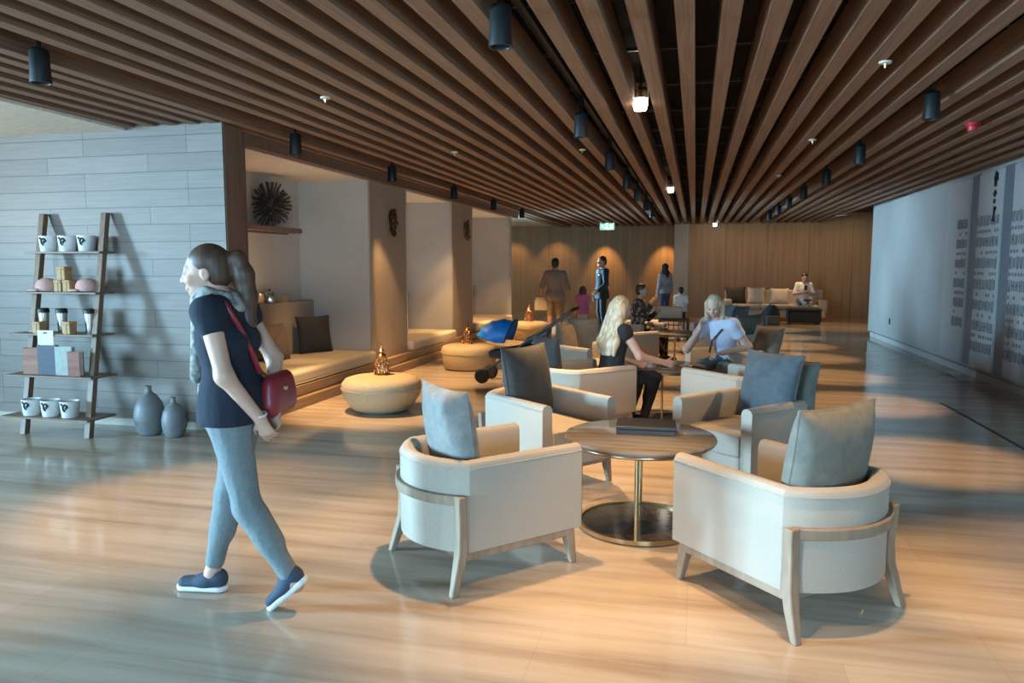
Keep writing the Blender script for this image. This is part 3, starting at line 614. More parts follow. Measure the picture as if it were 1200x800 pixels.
# ---------------------------------------------------------------- alcove furnishing
for (a, b), lab in zip(lows, ('long sand bench cushion in the first alcove, two dark pillows on it', 'sand bench cushion in the second alcove', 'sand bench cushion in the third alcove')):
    t = empty('bench_cushion', ((BACK+0.2+BX+0.08)/2, (a+b)/2, 0.236)); tag(t, lab, 'bench cushion', 'bench cushions of the alcoves')
    x0 = BACK+0.205; x1 = BX+0.09; hx = (x1-x0)/2; hy = (b-a)/2 - 0.01
    MB().bb(-hx, hx, -hy, hy, 0.0, 0.16).build('cover', M['bench'], t, bevel=0.045, segs=4)
    MB().tube([(hx-0.006, -hy+0.04, 0.02), (hx-0.006, hy-0.04, 0.02)], 0.006, 6).build('welt', M['bench'], t, smooth=60)
E2 = empty('tmp'); E2.matrix_basis = Matrix.Translation((-5.0, 8.6, 0.40)) @ Matrix.Rotation(math.radians(-90), 4, 'Z')
GP = 'pillows in the first alcove'
E2.matrix_basis = Matrix.Translation((-4.96, 9.02, 0.397)) @ Matrix.Rotation(math.radians(-118), 4, 'Z')
pillow(E2, 0, 0, 0, 0, 10, (0.52, 0.50), M['c_black'], 'near black pillow in the alcove corner', GP)
E2.matrix_basis = Matrix.Translation((-4.98, 8.12, 0.397)) @ Matrix.Rotation(math.radians(-95), 4, 'Z')
pillow(E2, 0, 0, 0, 0, 12, (0.46, 0.46), M['c_brown'], 'brown pillow against the alcove backrest, beside the black one', GP)
bpy.data.objects.remove(E2)
t = empty('wall_shelf', (BACK, 8.4, 2.035)); tag(t, 'short brown floating shelf in the first alcove under the spiky ball', 'shelf')
MB().bb(0, 0.24, -1.2, 0.72, -0.03, 0.03).build('board', M['jamb'], t, bevel=0.004); MB().bb(0, 0.02, -1.2, 0.72, -0.05, -0.03).build('rail', M['jamb'], t)
# spiky ball
t = empty('spiky_ball', (BACK+0.135, 8.52, 2.345)); t.scale = (1, 1.08, 1.08); tag(t, 'dark spiky ball sculpture on the floating shelf', 'sculpture')
MB().sphere((0, 0, 0), 0.085, 16).build('core', M['darkrod'], t, smooth=60)
rods = MB(); ng = 120; rr = random.Random(5)
for k in range(ng):
    z = 1 - 2*(k+0.5)/ng; a = k*2.399963; r = math.sqrt(1-z*z); d = Vector((r*math.cos(a), r*math.sin(a), z)); ln = rr.uniform(0.245, 0.275)
    if BACK + 0.13 + d.x*ln < BACK+0.01: ln = 0.12/max(0.2, -d.x)
    rods.tube([d*0.06, d*ln], [0.007, 0.0115], 6)
rods.build('spike', M['darkrod'], t, smooth=50)
# kettle and canister on the ledge
t = empty('kettle', (BACK+0.10, 8.50, 1.091)); tag(t, 'brushed steel kettle on the alcove ledge', 'kettle')
MB().lathe([(0.0001, 0.0), (0.075, 0.0), (0.08, 0.02), (0.068, 0.13), (0.05, 0.15), (0.0001, 0.155)], n=28).build('body', M['steel'], t, smooth=40)
MB().lathe([(0.0001, 0.155), (0.012, 0.155), (0.014, 0.175), (0.0001, 0.18)], n=12).build('lid_knob', M['black'], t, smooth=40)
MB().tube([(0.0, 0.065, 0.125), (0.0, 0.115, 0.12), (0.0, 0.12, 0.05), (0.0, 0.078, 0.03)], 0.009, 8).build('handle', M['black'], t, smooth=60)
MB().tube([(0.0, -0.065, 0.08), (0.0, -0.1, 0.12)], [0.014, 0.009], 8).build('spout', M['steel'], t, smooth=60)
t = empty('tea_canister', (BACK+0.10, 8.28, 1.091)); tag(t, 'copper toned tea canister beside the kettle on the ledge', 'canister')
MB().lathe([(0.0001, 0), (0.05, 0), (0.05, 0.1), (0.0001, 0.1)], n=24).build('body', M['tan'], t, smooth=40); MB().lathe([(0.0001, 0.101), (0.052, 0.101), (0.052, 0.13), (0.0001, 0.132)], n=24).build('lid', M['copper'], t, smooth=40)
t = empty('tissue_box', (BACK+0.10, 8.78, 1.091)); tag(t, 'small tan box at the kettle handle side on the ledge', 'box')
MB().bb(-0.05, 0.05, -0.07, 0.07, 0, 0.07).build('body', M['tan'], t, bevel=0.006); MB().bb(-0.052, 0.052, -0.072, 0.072, 0.07, 0.085).build('lid', M['bagtan'], t, bevel=0.004)
# bronze wall sculptures on the columns
def wall_sculpture(y, z, lab):
    t = empty('wall_sculpture', (BX, y, z)); tag(t, lab, 'wall sculpture', 'bronze sculptures on the columns')
    MB().lathe([(0.0001, 0), (0.09, 0), (0.085, 0.018), (0.0001, 0.02)], n=20, M=Matrix.Rotation(PI/2, 3, 'Y'), sx=1.7).build('mount', M['bronze'], t, smooth=40)
    b = MB(); r2 = random.Random(int(y*10))
    for k in range(13):
        a = 2*PI*k/13 + r2.uniform(-.1, .1); rad = 0.10; cz = 0.175*math.sin(a); cy = rad*math.cos(a)
        R = Matrix.Rotation(a, 3, 'X') @ Matrix.Rotation(r2.uniform(-.5, .5), 3, 'Y')
        for q in range(1): b.lathe([(0.0001, -0.05), (0.02, -0.025), (0.034, 0.0), (0.028, 0.03), (0.012, 0.06), (0.0001, 0.075)], (0.04+r2.uniform(0, .03), cy, cz), 10, R, sx=0.35)
    b.build('petal', M['bronze'], t, smooth=50)
    c = MB()
    for k in range(7):
        a = 2*PI*k/7; c.sphere((0.06, 0.045*math.cos(a), 0.085*math.sin(a)), 0.03, 10, (0.8, 1, 1.4))
    c.build('boss', M['bronze'], t, smooth=50)
    return t
wall_sculpture(10.18, 2.19, 'bronze leaf cluster sculpture on the first column')
wall_sculpture(13.80, 2.25, 'bronze leaf cluster sculpture on the second column')

# ---------------------------------------------------------------- ladder shelf
LF = Vector((-6.065, 5.50, 0)); LFr = Vector((-5.345, 5.50, 0)); LEAN = Vector((-0.14, 0.50, 2.07))
t = empty('ladder_shelf', (-5.705, 5.50, 0)); tag(t, 'walnut ladder shelf leaning on the plank wall, filled with shop goods', 'ladder shelf'); LAD = t
o0 = Vector((-5.705, 5.50, 0))
SH = [(0.19, 0.34, -0.12, 0.13), (0.56, 0.31, -0.12, 0.12), (0.935, 0.27, -0.14, 0.08), (1.32, 0.23, -0.11, 0.06), (1.70, 0.19, -0.09, 0.05)]
for nm, f in (('rail', LF), ('rail', LFr)):
    rings = []
    for k in range(2):
        p = f + LEAN*k - o0
        rings.append([p + Vector((-0.030, -0.028, 0)), p + Vector((0.030, -0.028, 0)), p + Vector((0.030, 0.028, 0)), p + Vector((-0.030, 0.028, 0))])
    MB().loft(rings).build(nm, M['ladder'], t, bevel=0.004)
shelf_at = []
for z, d, e0, e1 in SH:
    u = z/2.07; p = LEAN*u; x0 = LF.x + p.x + e0; x1 = LFr.x + p.x + e1; yc = LF.y + p.y
    y1 = min(yc + d/2, WY-0.01); y0 = y1 - d
    MB().bb(x0-o0.x, x1-o0.x, y0-o0.y, y1-o0.y, z-0.018, z).build('shelf', M['ladder'], t, bevel=0.003); shelf_at.append((LF.x+p.x, LFr.x+p.x, y0, y1, z, yc))
def mug(x, y, z, rz, lab, h=0.15, mark=0):
    t = empty('mug', (x, y, z), rz); tag(t, lab, 'mug', 'white souvenir mugs on the ladder shelf')
    b = MB().lathe([(0.0001, 0), (0.066, 0), (0.07, 0.006), (0.083, h), (0.078, h), (0.066, 0.012), (0.0001, 0.012)], n=28).build('body', M['white'], t, smooth=40)
    MB().tube([(0.074, 0, h*0.82), (0.118, 0, h*0.78), (0.12, 0, h*0.35), (0.07, 0, h*0.22)], 0.0085, 8).build('handle', M['white'], t, smooth=60)
    e = MB()
    def sp(a, z):  # point on the mug's face
        r = 0.0665 + 0.0165*z/h + 0.0015; return (r*math.sin(a), -r*math.cos(a), z)
    ring = [(0.26*math.cos(q), 0.030*math.sin(q)) for q in [2*PI*k/16 for k in range(13)]]
    ea = 0.25 - rz; e.tube([sp(ea+u, h*0.62+v) for u, v in ring], 0.009, 6); e.tube([sp(ea+0.16*k/3, h*0.62-0.012+0.02*k/3) for k in range(4)], 0.011, 6); e.tube([sp(ea-0.45+0.1*k, h*0.9-0.012*k) for k in range(3)], 0.009, 6)
    e.build('emblem', M['ink'], t, smooth=60)
    return t
xl, xr, y0, y1, z, yc = shelf_at[4]
for k, w in enumerate(('outer', 'middle', 'inner')): mug(xl+0.10+k*0.222, (y0+y1)/2, z, 2.2, 'white mug with black emblem, %s on the top shelf' % ('first', 'second', 'third')[k])
xl, xr, y0, y1, z, yc = shelf_at[0]
for k in range(3): mug(xl+0.13+k*0.215, yc-0.06, z, 2.7, 'white mug with black emblem, %s on the bottom shelf' % ('first', 'second', 'third')[k])
def cap(x, y, z, rz, lab):
    t = empty('baseball_cap', (x, y, z), rz); tag(t, lab, 'cap', 'pink caps on the ladder shelf')
    MB().lathe([(0.096, 0.008), (0.1, 0.03), (0.095, 0.07), (0.075, 0.105), (0.04, 0.125), (0.0001, 0.13)], n=28, sy=0.92).build('crown', M['pink'], t, smooth=60)
    vs = []; fs = []
    n = 16
    for j, (rr_, zz) in enumerate(((0.096, 0.022), (0.13, 0.016), (0.165, 0.004))):
        for k in range(n+1):
            a = -1.15 + 2.3*k/n; ext = rr_ if j == 0 else 0.096 + (rr_-0.096)*math.cos(a*1.25)**0.6 if abs(a*1.25) < PI/2 else 0.096
            vs.append((ext*math.cos(a), 0.92*ext*math.sin(a), zz+0.006*math.cos(a)))
    for j in range(2):
        for k in range(n): fs.append((j*(n+1)+k, j*(n+1)+k+1, (j+1)*(n+1)+k+1, (j+1)*(n+1)+k))
    o = mesh_obj('brim', vs, fs, M['pink'], t, smooth=60); m = o.modifiers.new('s', 'SOLIDIFY'); m.thickness = 0.006
    MB().sphere((0, 0, 0.131), 0.008, 10).build('button', M['pink'], t, smooth=60)
xl, xr, y0, y1, z, yc = shelf_at[3]
cap(xl+0.13, yc-0.01, z, math.radians(205), 'pink cap at the outer end of the second shelf from the top')
cap(xr-0.13, yc-0.01, z, math.radians(200), 'pink cap at the inner end of the second shelf, next to the thick rail')
def bear_box(x, y, z, lab, s=1.0, m='tan', cat='box', name='gift_box'):
    t = empty(name, (x, y, z)); t.scale = (s, s, s); tag(t, lab, cat, 'small tan gift boxes on the ladder shelf')
    MB().bb(-0.04, 0.04, -0.04, 0.04, 0, 0.085).build('body', M[m], t, bevel=0.005); MB().bb(-0.043, 0.043, -0.043, 0.043, 0.085, 0.11).build('lid', M[m], t, bevel=0.005)
    MB().bb(-0.006, 0.006, -0.0445, 0.0445, 0.0, 0.1115).build('ribbon', M['bagtan'], t)
bear_box(xl+0.30, yc-0.02, z, 'tan gift box under the stack between the pink caps, outer one'); bear_box(xl+0.40, yc-0.02, z, 'tan gift box under the stack between the pink caps, inner one')
bear_box(xl+0.352, yc-0.02, z+0.1117, 'tan gift box crowning the stack between the pink caps', 1.15)
xl, xr, y0, y1, z, yc = shelf_at[2]
bear_box(xl+0.17, yc-0.09, z, 'tan gift box beside the cream card, nearer the outer rail', 1.0); bear_box(xl+0.50, yc-0.08, z, 'tan gift box between the middle and last tumbler', 1.05)
def tumbler(x, y, z, lab):
    t = empty('travel_tumbler', (x, y, z)); tag(t, lab, 'tumbler', 'steel tumblers on the ladder shelf')
    MB().lathe([(0.0001, 0), (0.036, 0), (0.038, 0.01), (0.048, 0.185), (0.0001, 0.186)], n=26).build('body', M['steel'], t, smooth=40)
    MB().lathe([(0.0001, 0.186), (0.052, 0.186), (0.053, 0.195), (0.05, 0.222), (0.044, 0.23), (0.0001, 0.23)], n=26).build('lid', M['black'], t, smooth=40)
tumbler(xl+0.09, yc+0.04, z, 'steel tumbler with black lid beside the outer rail'); tumbler(xl+0.30, yc+0.04, z, 'steel tumbler with black lid in the middle of its shelf'); tumbler(xl+0.635, yc+0.02, z, 'steel tumbler with black lid beside the inner rail')
t = empty('cream_card', (xl+0.29, y0-0.012, z-0.165), 0.05); tag(t, 'blank cream card hung on the front of the middle shelf', 'card')
c_ = MB().bb(-0.085, 0.085, -0.002, 0.002, 0, 0.20).build('sheet', M['card'], t); MB().bb(-0.02, 0.02, -0.004, 0.012, 0.168, 0.186).build('clip', M['wire'], t)
xl, xr, y0, y1, z, yc = shelf_at[1]
def book(x, y, z, rz, w_, h, d, m, lab):
    t = empty('book', (x, y, z), rz); tag(t, lab, 'book', 'books and albums on the ladder shelf')
    MB().bb(-w_/2, w_/2, -d/2, -d/2+0.004, 0, h).build('front_cover', M[m], t); MB().bb(-w_/2, w_/2, d/2-0.004, d/2, 0, h).build('back_cover', M[m], t)
    MB().bb(-w_/2, -w_/2+0.004, -d/2+0.004, d/2-0.004, 0, h).build('spine', M[m], t); MB().bb(-w_/2+0.004, w_/2-0.006, -d/2+0.004, d/2-0.004, 0.004, h-0.004).build('pages', M['paper'], t)
book(xl+0.10, yc-0.06, z, 0.15, 0.15, 0.245, 0.05, 'book1', 'oxblood striped book at the outer end of the book shelf')
book(xl+0.285, yc-0.06, z, 0.12, 0.185, 0.275, 0.045, 'book2', 'tall navy album on the book shelf')
book(xl+0.475, yc-0.06, z, 0.12, 0.17, 0.265, 0.045, 'book3', 'sage green album on the book shelf')
book(xl+0.62, yc-0.09, z, 0.1, 0.12, 0.225, 0.06, 'book4', 'short brick red book beside the inner rail')
# vases
def vase(x, y, s, lab):
    t = empty('vase', (x, y, 0)); t.scale = (s, s, s); tag(t, lab, 'vase', 'grey bottle vases by the plank wall')
    MB().lathe([(0.0001, 0), (0.085, 0), (0.105, 0.03), (0.132, 0.12), (0.135, 0.2), (0.118, 0.29), (0.075, 0.365), (0.036, 0.395), (0.026, 0.42), (0.026, 0.45), (0.034, 0.462), (0.022, 0.462), (0.018, 0.43), (0.0001, 0.42)], n=36).build('body', M['vase'], t, smooth=60)
    b = MB()
    for z in (0.10, 0.14, 0.30): 
        b = MB(); r = 0.1285 if z == .10 else (0.1345 if z == .14 else 0.1145); b.tube([(r*math.cos(2*PI*k/36), r*math.sin(2*PI*k/36), z) for k in range(36)], 0.0028, 6, closed=True); b.build('incised_band', M['vase'], t, smooth=60)
    
vase(-4.90, 5.76, 1.0, 'larger grey bottle vase on the floor by the plank wall'); vase(-4.62, 5.74, 0.80, 'smaller grey bottle vase on the floor by the plank wall')

# ---------------------------------------------------------------- far sofa and luggage
t = empty('sofa', (2.22, 22.55, 0)); tag(t, 'long cream sofa against the far wall', 'sofa')
MB().bb(-1.35, 1.35, -0.42, 0.42, 0.12, 0.34).build('frame', M['linen'], t, bevel=0.03); MB().bb(-1.35, 1.35, 0.22, 0.45, 0.34, 0.88).build('backrest', M['linen'], t, bevel=0.05, segs=3)
for s in (-1, 0, 1): MB().bb(s*0.78-0.385, s*0.78+0.385, -0.43, 0.22, 0.345, 0.48).build('seat_cushion', M['linen'], t, bevel=0.04, segs=3)
for s in (-1, 1): MB().bb(s*1.28-0.11, s*1.28+0.11, -0.42, 0.4, 0.30, 0.62).build('armrest', M['linen'], t, bevel=0.05, segs=3)
for sx in (-1, 1):
    for sy in (-1, 1): MB().bb(sx*1.2-0.03, sx*1.2+0.03, sy*0.35-0.03, sy*0.35+0.03, 0, 0.12).build('leg', M['darkwood'], t)
pillow(None, 1.72, 22.42, 0.485, 0, -14, (0.48, 0.48), M['c_sand'], 'pale mauve cushion in the middle of the far sofa', 'cushions on the far sofa')
pillow(None, 1.17, 22.40, 0.485, 12, -14, (0.58, 0.5), M['c_black'], 'black cushion at the end of the far sofa', 'cushions on the far sofa')
pillow(None, 2.36, 22.42, 0.485, -4, -16, (0.52, 0.46), M['linen'], 'cream cushion on the far sofa beside the man', 'cushions on the far sofa')
t = empty('backpack', (2.02, 20.9, 0), 0.1); tag(t, 'bulging black and brown backpack on the floor by the far sofa', 'backpack')
MB().loft([[Vector((0.2*sx*math.cos(a), 0.14*math.sin(a), z)) for a in [2*PI*k/20 for k in range(20)]] for z, sx in ((0, 1.0), (0.03, 1.12), (0.25, 1.1), (0.4, 0.95), (0.5, 0.6), (0.53, 0.3))]).build('body', M['rubber'], t, smooth=60)
MB().bb(-0.17, 0.17, -0.19, -0.11, 0.02, 0.25).build('front_pocket', M['c_brown'], t, bevel=0.03, segs=3)
MB().tube([(-0.06, 0, 0.5), (-0.05, 0, 0.57), (0.05, 0, 0.57), (0.06, 0, 0.5)], 0.012, 8).build('handle', M['rubber'], t, smooth=60)
for s in (-1, 1): MB().tube([(s*0.1, 0.12, 0.46), (s*0.2, 0.2, 0.3), (s*0.15, 0.13, 0.06)], 0.02, 8).build('shoulder_strap', M['rubber'], t, smooth=60)
t = empty('footstool', (2.88, 21.35, 0)); tag(t, 'wide black footstool under the feet of the man on the sofa', 'footstool')
MB().bb(-0.42, 0.42, -0.3, 0.3, 0.05, 0.36).build('base', M['rubber'], t, bevel=0.03, segs=3); MB().bb(-0.43, 0.43, -0.31, 0.31, 0.362, 0.43).build('cushion', M['rubber'], t, bevel=0.03, segs=3)
for sx in (-1, 1):
    for sy in (-1, 1): MB().bb(sx*0.36-0.025, sx*0.36+0.025, sy*0.24-0.025, sy*0.24+0.025, 0, 0.06).build('foot', M['darkwood'], t)
# low bench behind third cluster
t = empty('sofa', (-1.0, 16.0, 0), math.radians(180)); tag(t, 'low sand sofa behind the person in patterned clothes', 'sofa')
MB().bb(-0.75, 0.75, -0.4, 0.4, 0.1, 0.34).build('frame', M['bench'], t, bevel=0.03); MB().bb(-0.75, 0.75, -0.4, -0.2, 0.34, 0.70).build('backrest', M['bench'], t, bevel=0.04)
MB().bb(-0.72, 0.72, -0.19, 0.4, 0.345, 0.44).build('seat_cushion', M['bench'], t, bevel=0.035, segs=3)
for sx in (-1, 1):
    for sy in (-1, 1): MB().bb(sx*0.68-0.03, sx*0.68+0.03, sy*0.34-0.03, sy*0.34+0.03, 0, 0.1).build('leg', M['darkwood'], t)

# ---------------------------------------------------------------- stroller
t = empty('stroller', (-2.17, 9.62, 0)); tag(t, 'folded down stroller with a bright blue hood and black frame', 'stroller')
def T(mb, nm, m): return mb.build(nm, M[m], t, smooth=60)
for s in (-1, 1):
    f = MB(); yy = s*0.22
    f.tube([(0.62, yy*0.85, 0.99), (0.25, yy, 0.72), (-0.10, yy, 0.48), (-0.55, yy, 0.16)], 0.014, 8); T(f, 'frame_tube', 'wire')
    f = MB(); f.tube([(0.12, yy, 0.62), (0.38, yy, 0.13)], 0.013, 8); f.tube([(-0.10, yy, 0.48), (0.30, yy, 0.30)], 0.011, 8); T(f, 'rear_strut', 'wire')
    for x in (-0.57, 0.39):
        wm = MB().lathe([(0.05, -0.016), (0.085, -0.02), (0.1, -0.012), (0.102, 0.0), (0.1, 0.012), (0.085, 0.02), (0.05, 0.016)], (x, yy, 0.102), 24, Matrix.Rotation(PI/2, 3, 'X')).build('wheel', M['rubber'], t, smooth=60)
        h = MB().lathe([(0.0001, -0.014), (0.052, -0.012), (0.052, 0.012), (0.0001, 0.014)], (x, yy, 0.102), 16, Matrix.Rotation(PI/2, 3, 'X')).build('hub', M['steel'], wm, smooth=40)
f = MB(); f.tube([(0.62, -0.187, 0.99), (0.66, -0.15, 1.01), (0.66, 0.15, 1.01), (0.62, 0.187, 0.99)], 0.02, 10); T(f, 'handlebar', 'rubber')
rings = []
for k in range(9):
    u = k/8; x = -0.48 + 0.62*u; zc = 0.42 + 0.10*u; dep = 0.10 + 0.06*math.sin(u*PI)
    rings.append([Vector((x, 0.20*math.cos(a), zc + dep*(math.sin(a) if math.sin(a) < 0 else 0.15*math.sin(a)))) for a in [2*PI*q/20 for q in range(20)]])
T(MB().loft(rings), 'seat_shell', 'strollernavy')
rings = []      # blue hood, pleated fans
for k in range(17):
    th = math.radians(18 + 92*k/16); rad = 0.36 + (0.016 if k % 4 == 0 else -0.006)
    ring = []
    for q in range(15):
        a = PI*q/14; ring.append(Vector((-0.30 - 0.10*math.cos(th) + (rad*math.sin(a)**0.6)*(-math.cos(th))*0.85, 0.235*math.cos(a), 0.55 + rad*math.sin(a)**0.6*math.sin(th)*0.82)))
    rings.append(ring)
vs = [p for r_ in rings for p in r_]; fs = [(i*15+q, i*15+q+1, (i+1)*15+q+1, (i+1)*15+q) for i in range(16) for q in range(14)]
o = mesh_obj('hood', vs, fs, M['strollerblue'], t, smooth=70); m_ = o.modifiers.new('s', 'SOLIDIFY'); m_.thickness = 0.012
T(MB().tube([p + Vector((0, 0, 0.004)) for p in rings[-1]], 0.013, 8), 'hood_rim', 'strollernavy')
rings = []
for k in range(6):
    u = k/5; x = 0.0 + 0.30*u; rings.append([Vector((x, 0.19*math.cos(a), 0.56+0.14*u + 0.05*math.sin(a))) for a in [2*PI*q/16 for q in range(16)]])
T(MB().loft(rings), 'seat_back', 'greyjean')

# ---------------------------------------------------------------- people: distance fields meshed as one smooth surface
class SDF:
    def __init__(s): s.p = []
    def cap(s, a, b, ra, rb=None, k=0.02, sub=False, fl=None):
        s.p.append(('c', np.array(a, float), np.array(b, float), ra, ra if rb is None else rb, k, sub, fl)); return s
    def ell(s, c, r, k=0.02, R=None, sub=False):
        s.p.append(('e', np.array(c, float), np.array(r, float), None if R is None else np.array(R), None, k, sub, None)); return s
    def plane(s, pt, n):                 # keep the side the normal points away from
        s.p.append(('p', np.array(pt, float), np.array(n, float)/np.linalg.norm(n), None, None, 0, False, None)); return s
    def mesh(s, h):
        lo = np.array([1e9]*3); hi = -lo
        for t in s.p:
            if t[6] or t[0] == 'p': continue
            if t[0] == 'c':
                r = max(t[3], t[4]); lo = np.minimum(lo, np.minimum(t[1], t[2])-r); hi = np.maximum(hi, np.maximum(t[1], t[2])+r)
            else:
                r = t[2] if t[3] is None else np.full(3, t[2].max()); lo = np.minimum(lo, t[1]-r); hi = np.maximum(hi, t[1]+r)
        lo -= 4*h + 0.01; hi += 4*h + 0.01; dims = np.ceil((hi-lo)/h).astype(int)+1
        ax = [lo[i] + h*np.arange(dims[i]) for i in range(3)]
        d = np.full(dims, 1.0, np.float32)
        for (ty, A, B, C_, D_, k, sub, fl) in s.p:
            if ty == 'p':
                X, Y, Z = np.meshgrid(*ax, indexing='ij', sparse=True)
                d = np.maximum(d, ((X-A[0])*B[0] + (Y-A[1])*B[1] + (Z-A[2])*B[2]).astype(np.float32)); continue
            if ty == 'c':
                r = max(C_, D_); a0 = np.minimum(A, B)-r; a1 = np.maximum(A, B)+r
            else:
                r = B if C_ is None else np.full(3, B.max()); a0 = A-r; a1 = A+r
            mg = k + 3*h
            i0 = np.clip(((a0-mg-lo)/h).astype(int), 0, dims-1); i1 = np.clip(((a1+mg-lo)/h).astype(int)+2, 1, dims)
            sl = tuple(slice(i0[i], i1[i]) for i in range(3))
            X, Y, Z = np.meshgrid(ax[0][sl[0]], ax[1][sl[1]], ax[2][sl[2]], indexing='ij')
            if ty == 'c':
                ba = B-A; L2 = max(float(ba@ba), 1e-9); px, py, pz = X-A[0], Y-A[1], Z-A[2]
                tt = np.clip((px*ba[0]+py*ba[1]+pz*ba[2])/L2, 0, 1)
                qx, qy, qz = px-tt*ba[0], py-tt*ba[1], pz-tt*ba[2]
                if fl is not None:                      # flattened along a direction: (dir, factor)
                    n, f = fl; dn = qx*n[0]+qy*n[1]+qz*n[2]; qx += n[0]*dn*(f-1); qy += n[1]*dn*(f-1); qz += n[2]*dn*(f-1)
                dd = np.sqrt(qx*qx+qy*qy+qz*qz) - (C_ + (D_-C_)*tt)
            else:
                P = np.stack([X-A[0], Y-A[1], Z-A[2]], -1)
                if C_ is not None: P = P @ C_           # columns of R are the local axes
                k0 = np.sqrt(((P/B)**2).sum(-1)); k1 = np.sqrt(((P/(B*B))**2).sum(-1)); dd = k0*(k0-1)/np.maximum(k1, 1e-6)
            cur = d[sl]
            if sub:
                dd = -dd
                hh = np.clip(0.5-0.5*(cur-dd)/k, 0, 1); d[sl] = cur*(1-hh) + dd*hh + k*hh*(1-hh)
            else:
                hh = np.clip(0.5+0.5*(cur-dd)/k, 0, 1); d[sl] = cur*(1-hh) + dd*hh - k*hh*(1-hh)
        return surface_nets(d, lo, h)
CORN = [(i, j, k) for i in (0, 1) for j in (0, 1) for k in (0, 1)]
EDG = [(a, b) for a in range(8) for b in range(a+1, 8) if sum(abs(CORN[a][q]-CORN[b][q]) for q in range(3)) == 1]
def surface_nets(d, lo, h):
    s = d < 0; nx, ny, nz = d.shape
    cnt = np.zeros((nx-1, ny-1, nz-1), np.int8)
    for i, j, k in CORN: cnt += s[i:nx-1+i, j:ny-1+j, k:nz-1+k]
    act = (cnt > 0) & (cnt < 8); idx = np.argwhere(act); n = len(idx)
    ids = np.full(act.shape, -1, np.int64); ids[act] = np.arange(n)
    V = np.stack([d[idx[:, 0]+c[0], idx[:, 1]+c[1], idx[:, 2]+c[2]] for c in CORN], 1)
    acc = np.zeros((n, 3)); m = np.zeros(n)
    for a, b in EDG:
        va, vb = V[:, a], V[:, b]; cr = (va < 0) != (vb < 0)
        t = np.where(cr, va/np.where(np.abs(va-vb) < 1e-12, 1, va-vb), 0)
        pa = np.array(CORN[a], float); pb = np.array(CORN[b], float)
        acc += np.where(cr[:, None], pa + (pb-pa)*t[:, None], 0); m += cr
    verts = lo + h*(idx + acc/m[:, None])
    faces = []
    for axis in range(3):
        u, v = [(1, 2), (2, 0), (0, 1)][axis]
        A = [slice(1, d.shape[q]-1) for q in range(3)]; A[axis] = slice(0, d.shape[axis]-1); Bs = list(A); Bs[axis] = slice(1, d.shape[axis])
        sa = s[tuple(A)]; sb = s[tuple(Bs)]; ch = np.argwhere(sa != sb)
        if not len(ch): continue
        fl = sa[tuple(ch.T)]; base = ch.copy(); base[:, u] += 1; base[:, v] += 1
        q = []
        for du, dv in ((-1, -1), (0, -1), (0, 0), (-1, 0)):
            c = base.copy(); c[:, u] += du; c[:, v] += dv; q.append(ids[c[:, 0], c[:, 1], c[:, 2]])
        q = np.stack(q, 1); q[~fl] = q[~fl][:, ::-1]; faces.append(q)
    return verts, np.concatenate(faces)
def sdf_obj(name, sdf, h, m, parent, smooth_it=0):
    v, f = sdf.mesh(h); me = bpy.data.meshes.new(name)
    me.vertices.add(len(v)); me.vertices.foreach_set('co', v.astype(np.float32).ravel())
    me.loops.add(f.size); me.loops.foreach_set('vertex_index', f.astype(np.int32).ravel())
    me.polygons.add(len(f)); me.polygons.foreach_set('loop_start', np.arange(0, f.size, 4, dtype=np.int32)); me.polygons.foreach_set('loop_total', np.full(len(f), 4, np.int32))
    me.polygons.foreach_set('use_smooth', np.ones(len(f), bool)); me.update(calc_edges=True); me.validate()
    me.materials.append(m); o = bpy.data.objects.new(name, me); COL.objects.link(o); o.parent = parent
    if smooth_it:
        md = o.modifiers.new('s', 'SMOOTH'); md.factor = 0.5; md.iterations = smooth_it
    return o
V3 = lambda *a: np.array(a, float)
def nrm(v): return v/np.linalg.norm(v)
def stand_pose(h):
    J = dict(P=V3(0, 0, .535*h), W=V3(0, 0.005, .625*h), C=V3(0, 0, .735*h), N=V3(0, -.012, .835*h), H=V3(0, .015, .925*h))
    for s, n in ((-1, 'L'), (1, 'R')):
        J['sh'+n] = V3(s*.096*h, -.005, .798*h); J['el'+n] = V3(s*.132*h, -.02, .625*h); J['wr'+n] = V3(s*.14*h, .05, .485*h)
        J['hp'+n] = V3(s*.052*h, 0, .51*h); J['kn'+n] = V3(s*.058*h, .02, .285*h); J['an'+n] = V3(s*.062*h, -.03, .045*h); J['to'+n] = V3(s*.075*h, .13, .02*h)
    return J
def sit_pose(h, seat=0.44, lean=0.0):
    J = dict(P=V3(0, 0, seat+.085), W=V3(0, -.02+lean*.25, seat+.085+.09*h), C=V3(0, -.03+lean*.6, seat+.085+.2*h), N=V3(0, -.035+lean*.85, seat+.085+.30*h), H=V3(0, lean*1.05, seat+.085+.39*h))
    for s, n in ((-1, 'L'), (1, 'R')):
        J['sh'+n] = V3(s*.092*h, -.04+lean*.8, seat+.085+.266*h); J['el'+n] = V3(s*.135*h, .06+lean*.6, seat+.085+.11*h); J['wr'+n] = V3(s*.09*h, .26+lean*.3, seat+.17)
        J['hp'+n] = V3(s*.052*h, .02, seat+.08); J['kn'+n] = V3(s*.075*h, .42, seat+.06); J['an'+n] = V3(s*.07*h, .44, .075); J['to'+n] = V3(s*.08*h, .60, .035)
    return J
def head_frame(fwd):
    f = nrm(fwd); r = nrm(np.cross(f, V3(0, 0, 1))); u = np.cross(r, f); return np.stack([r, f, u], 1)      # columns right, forward, up
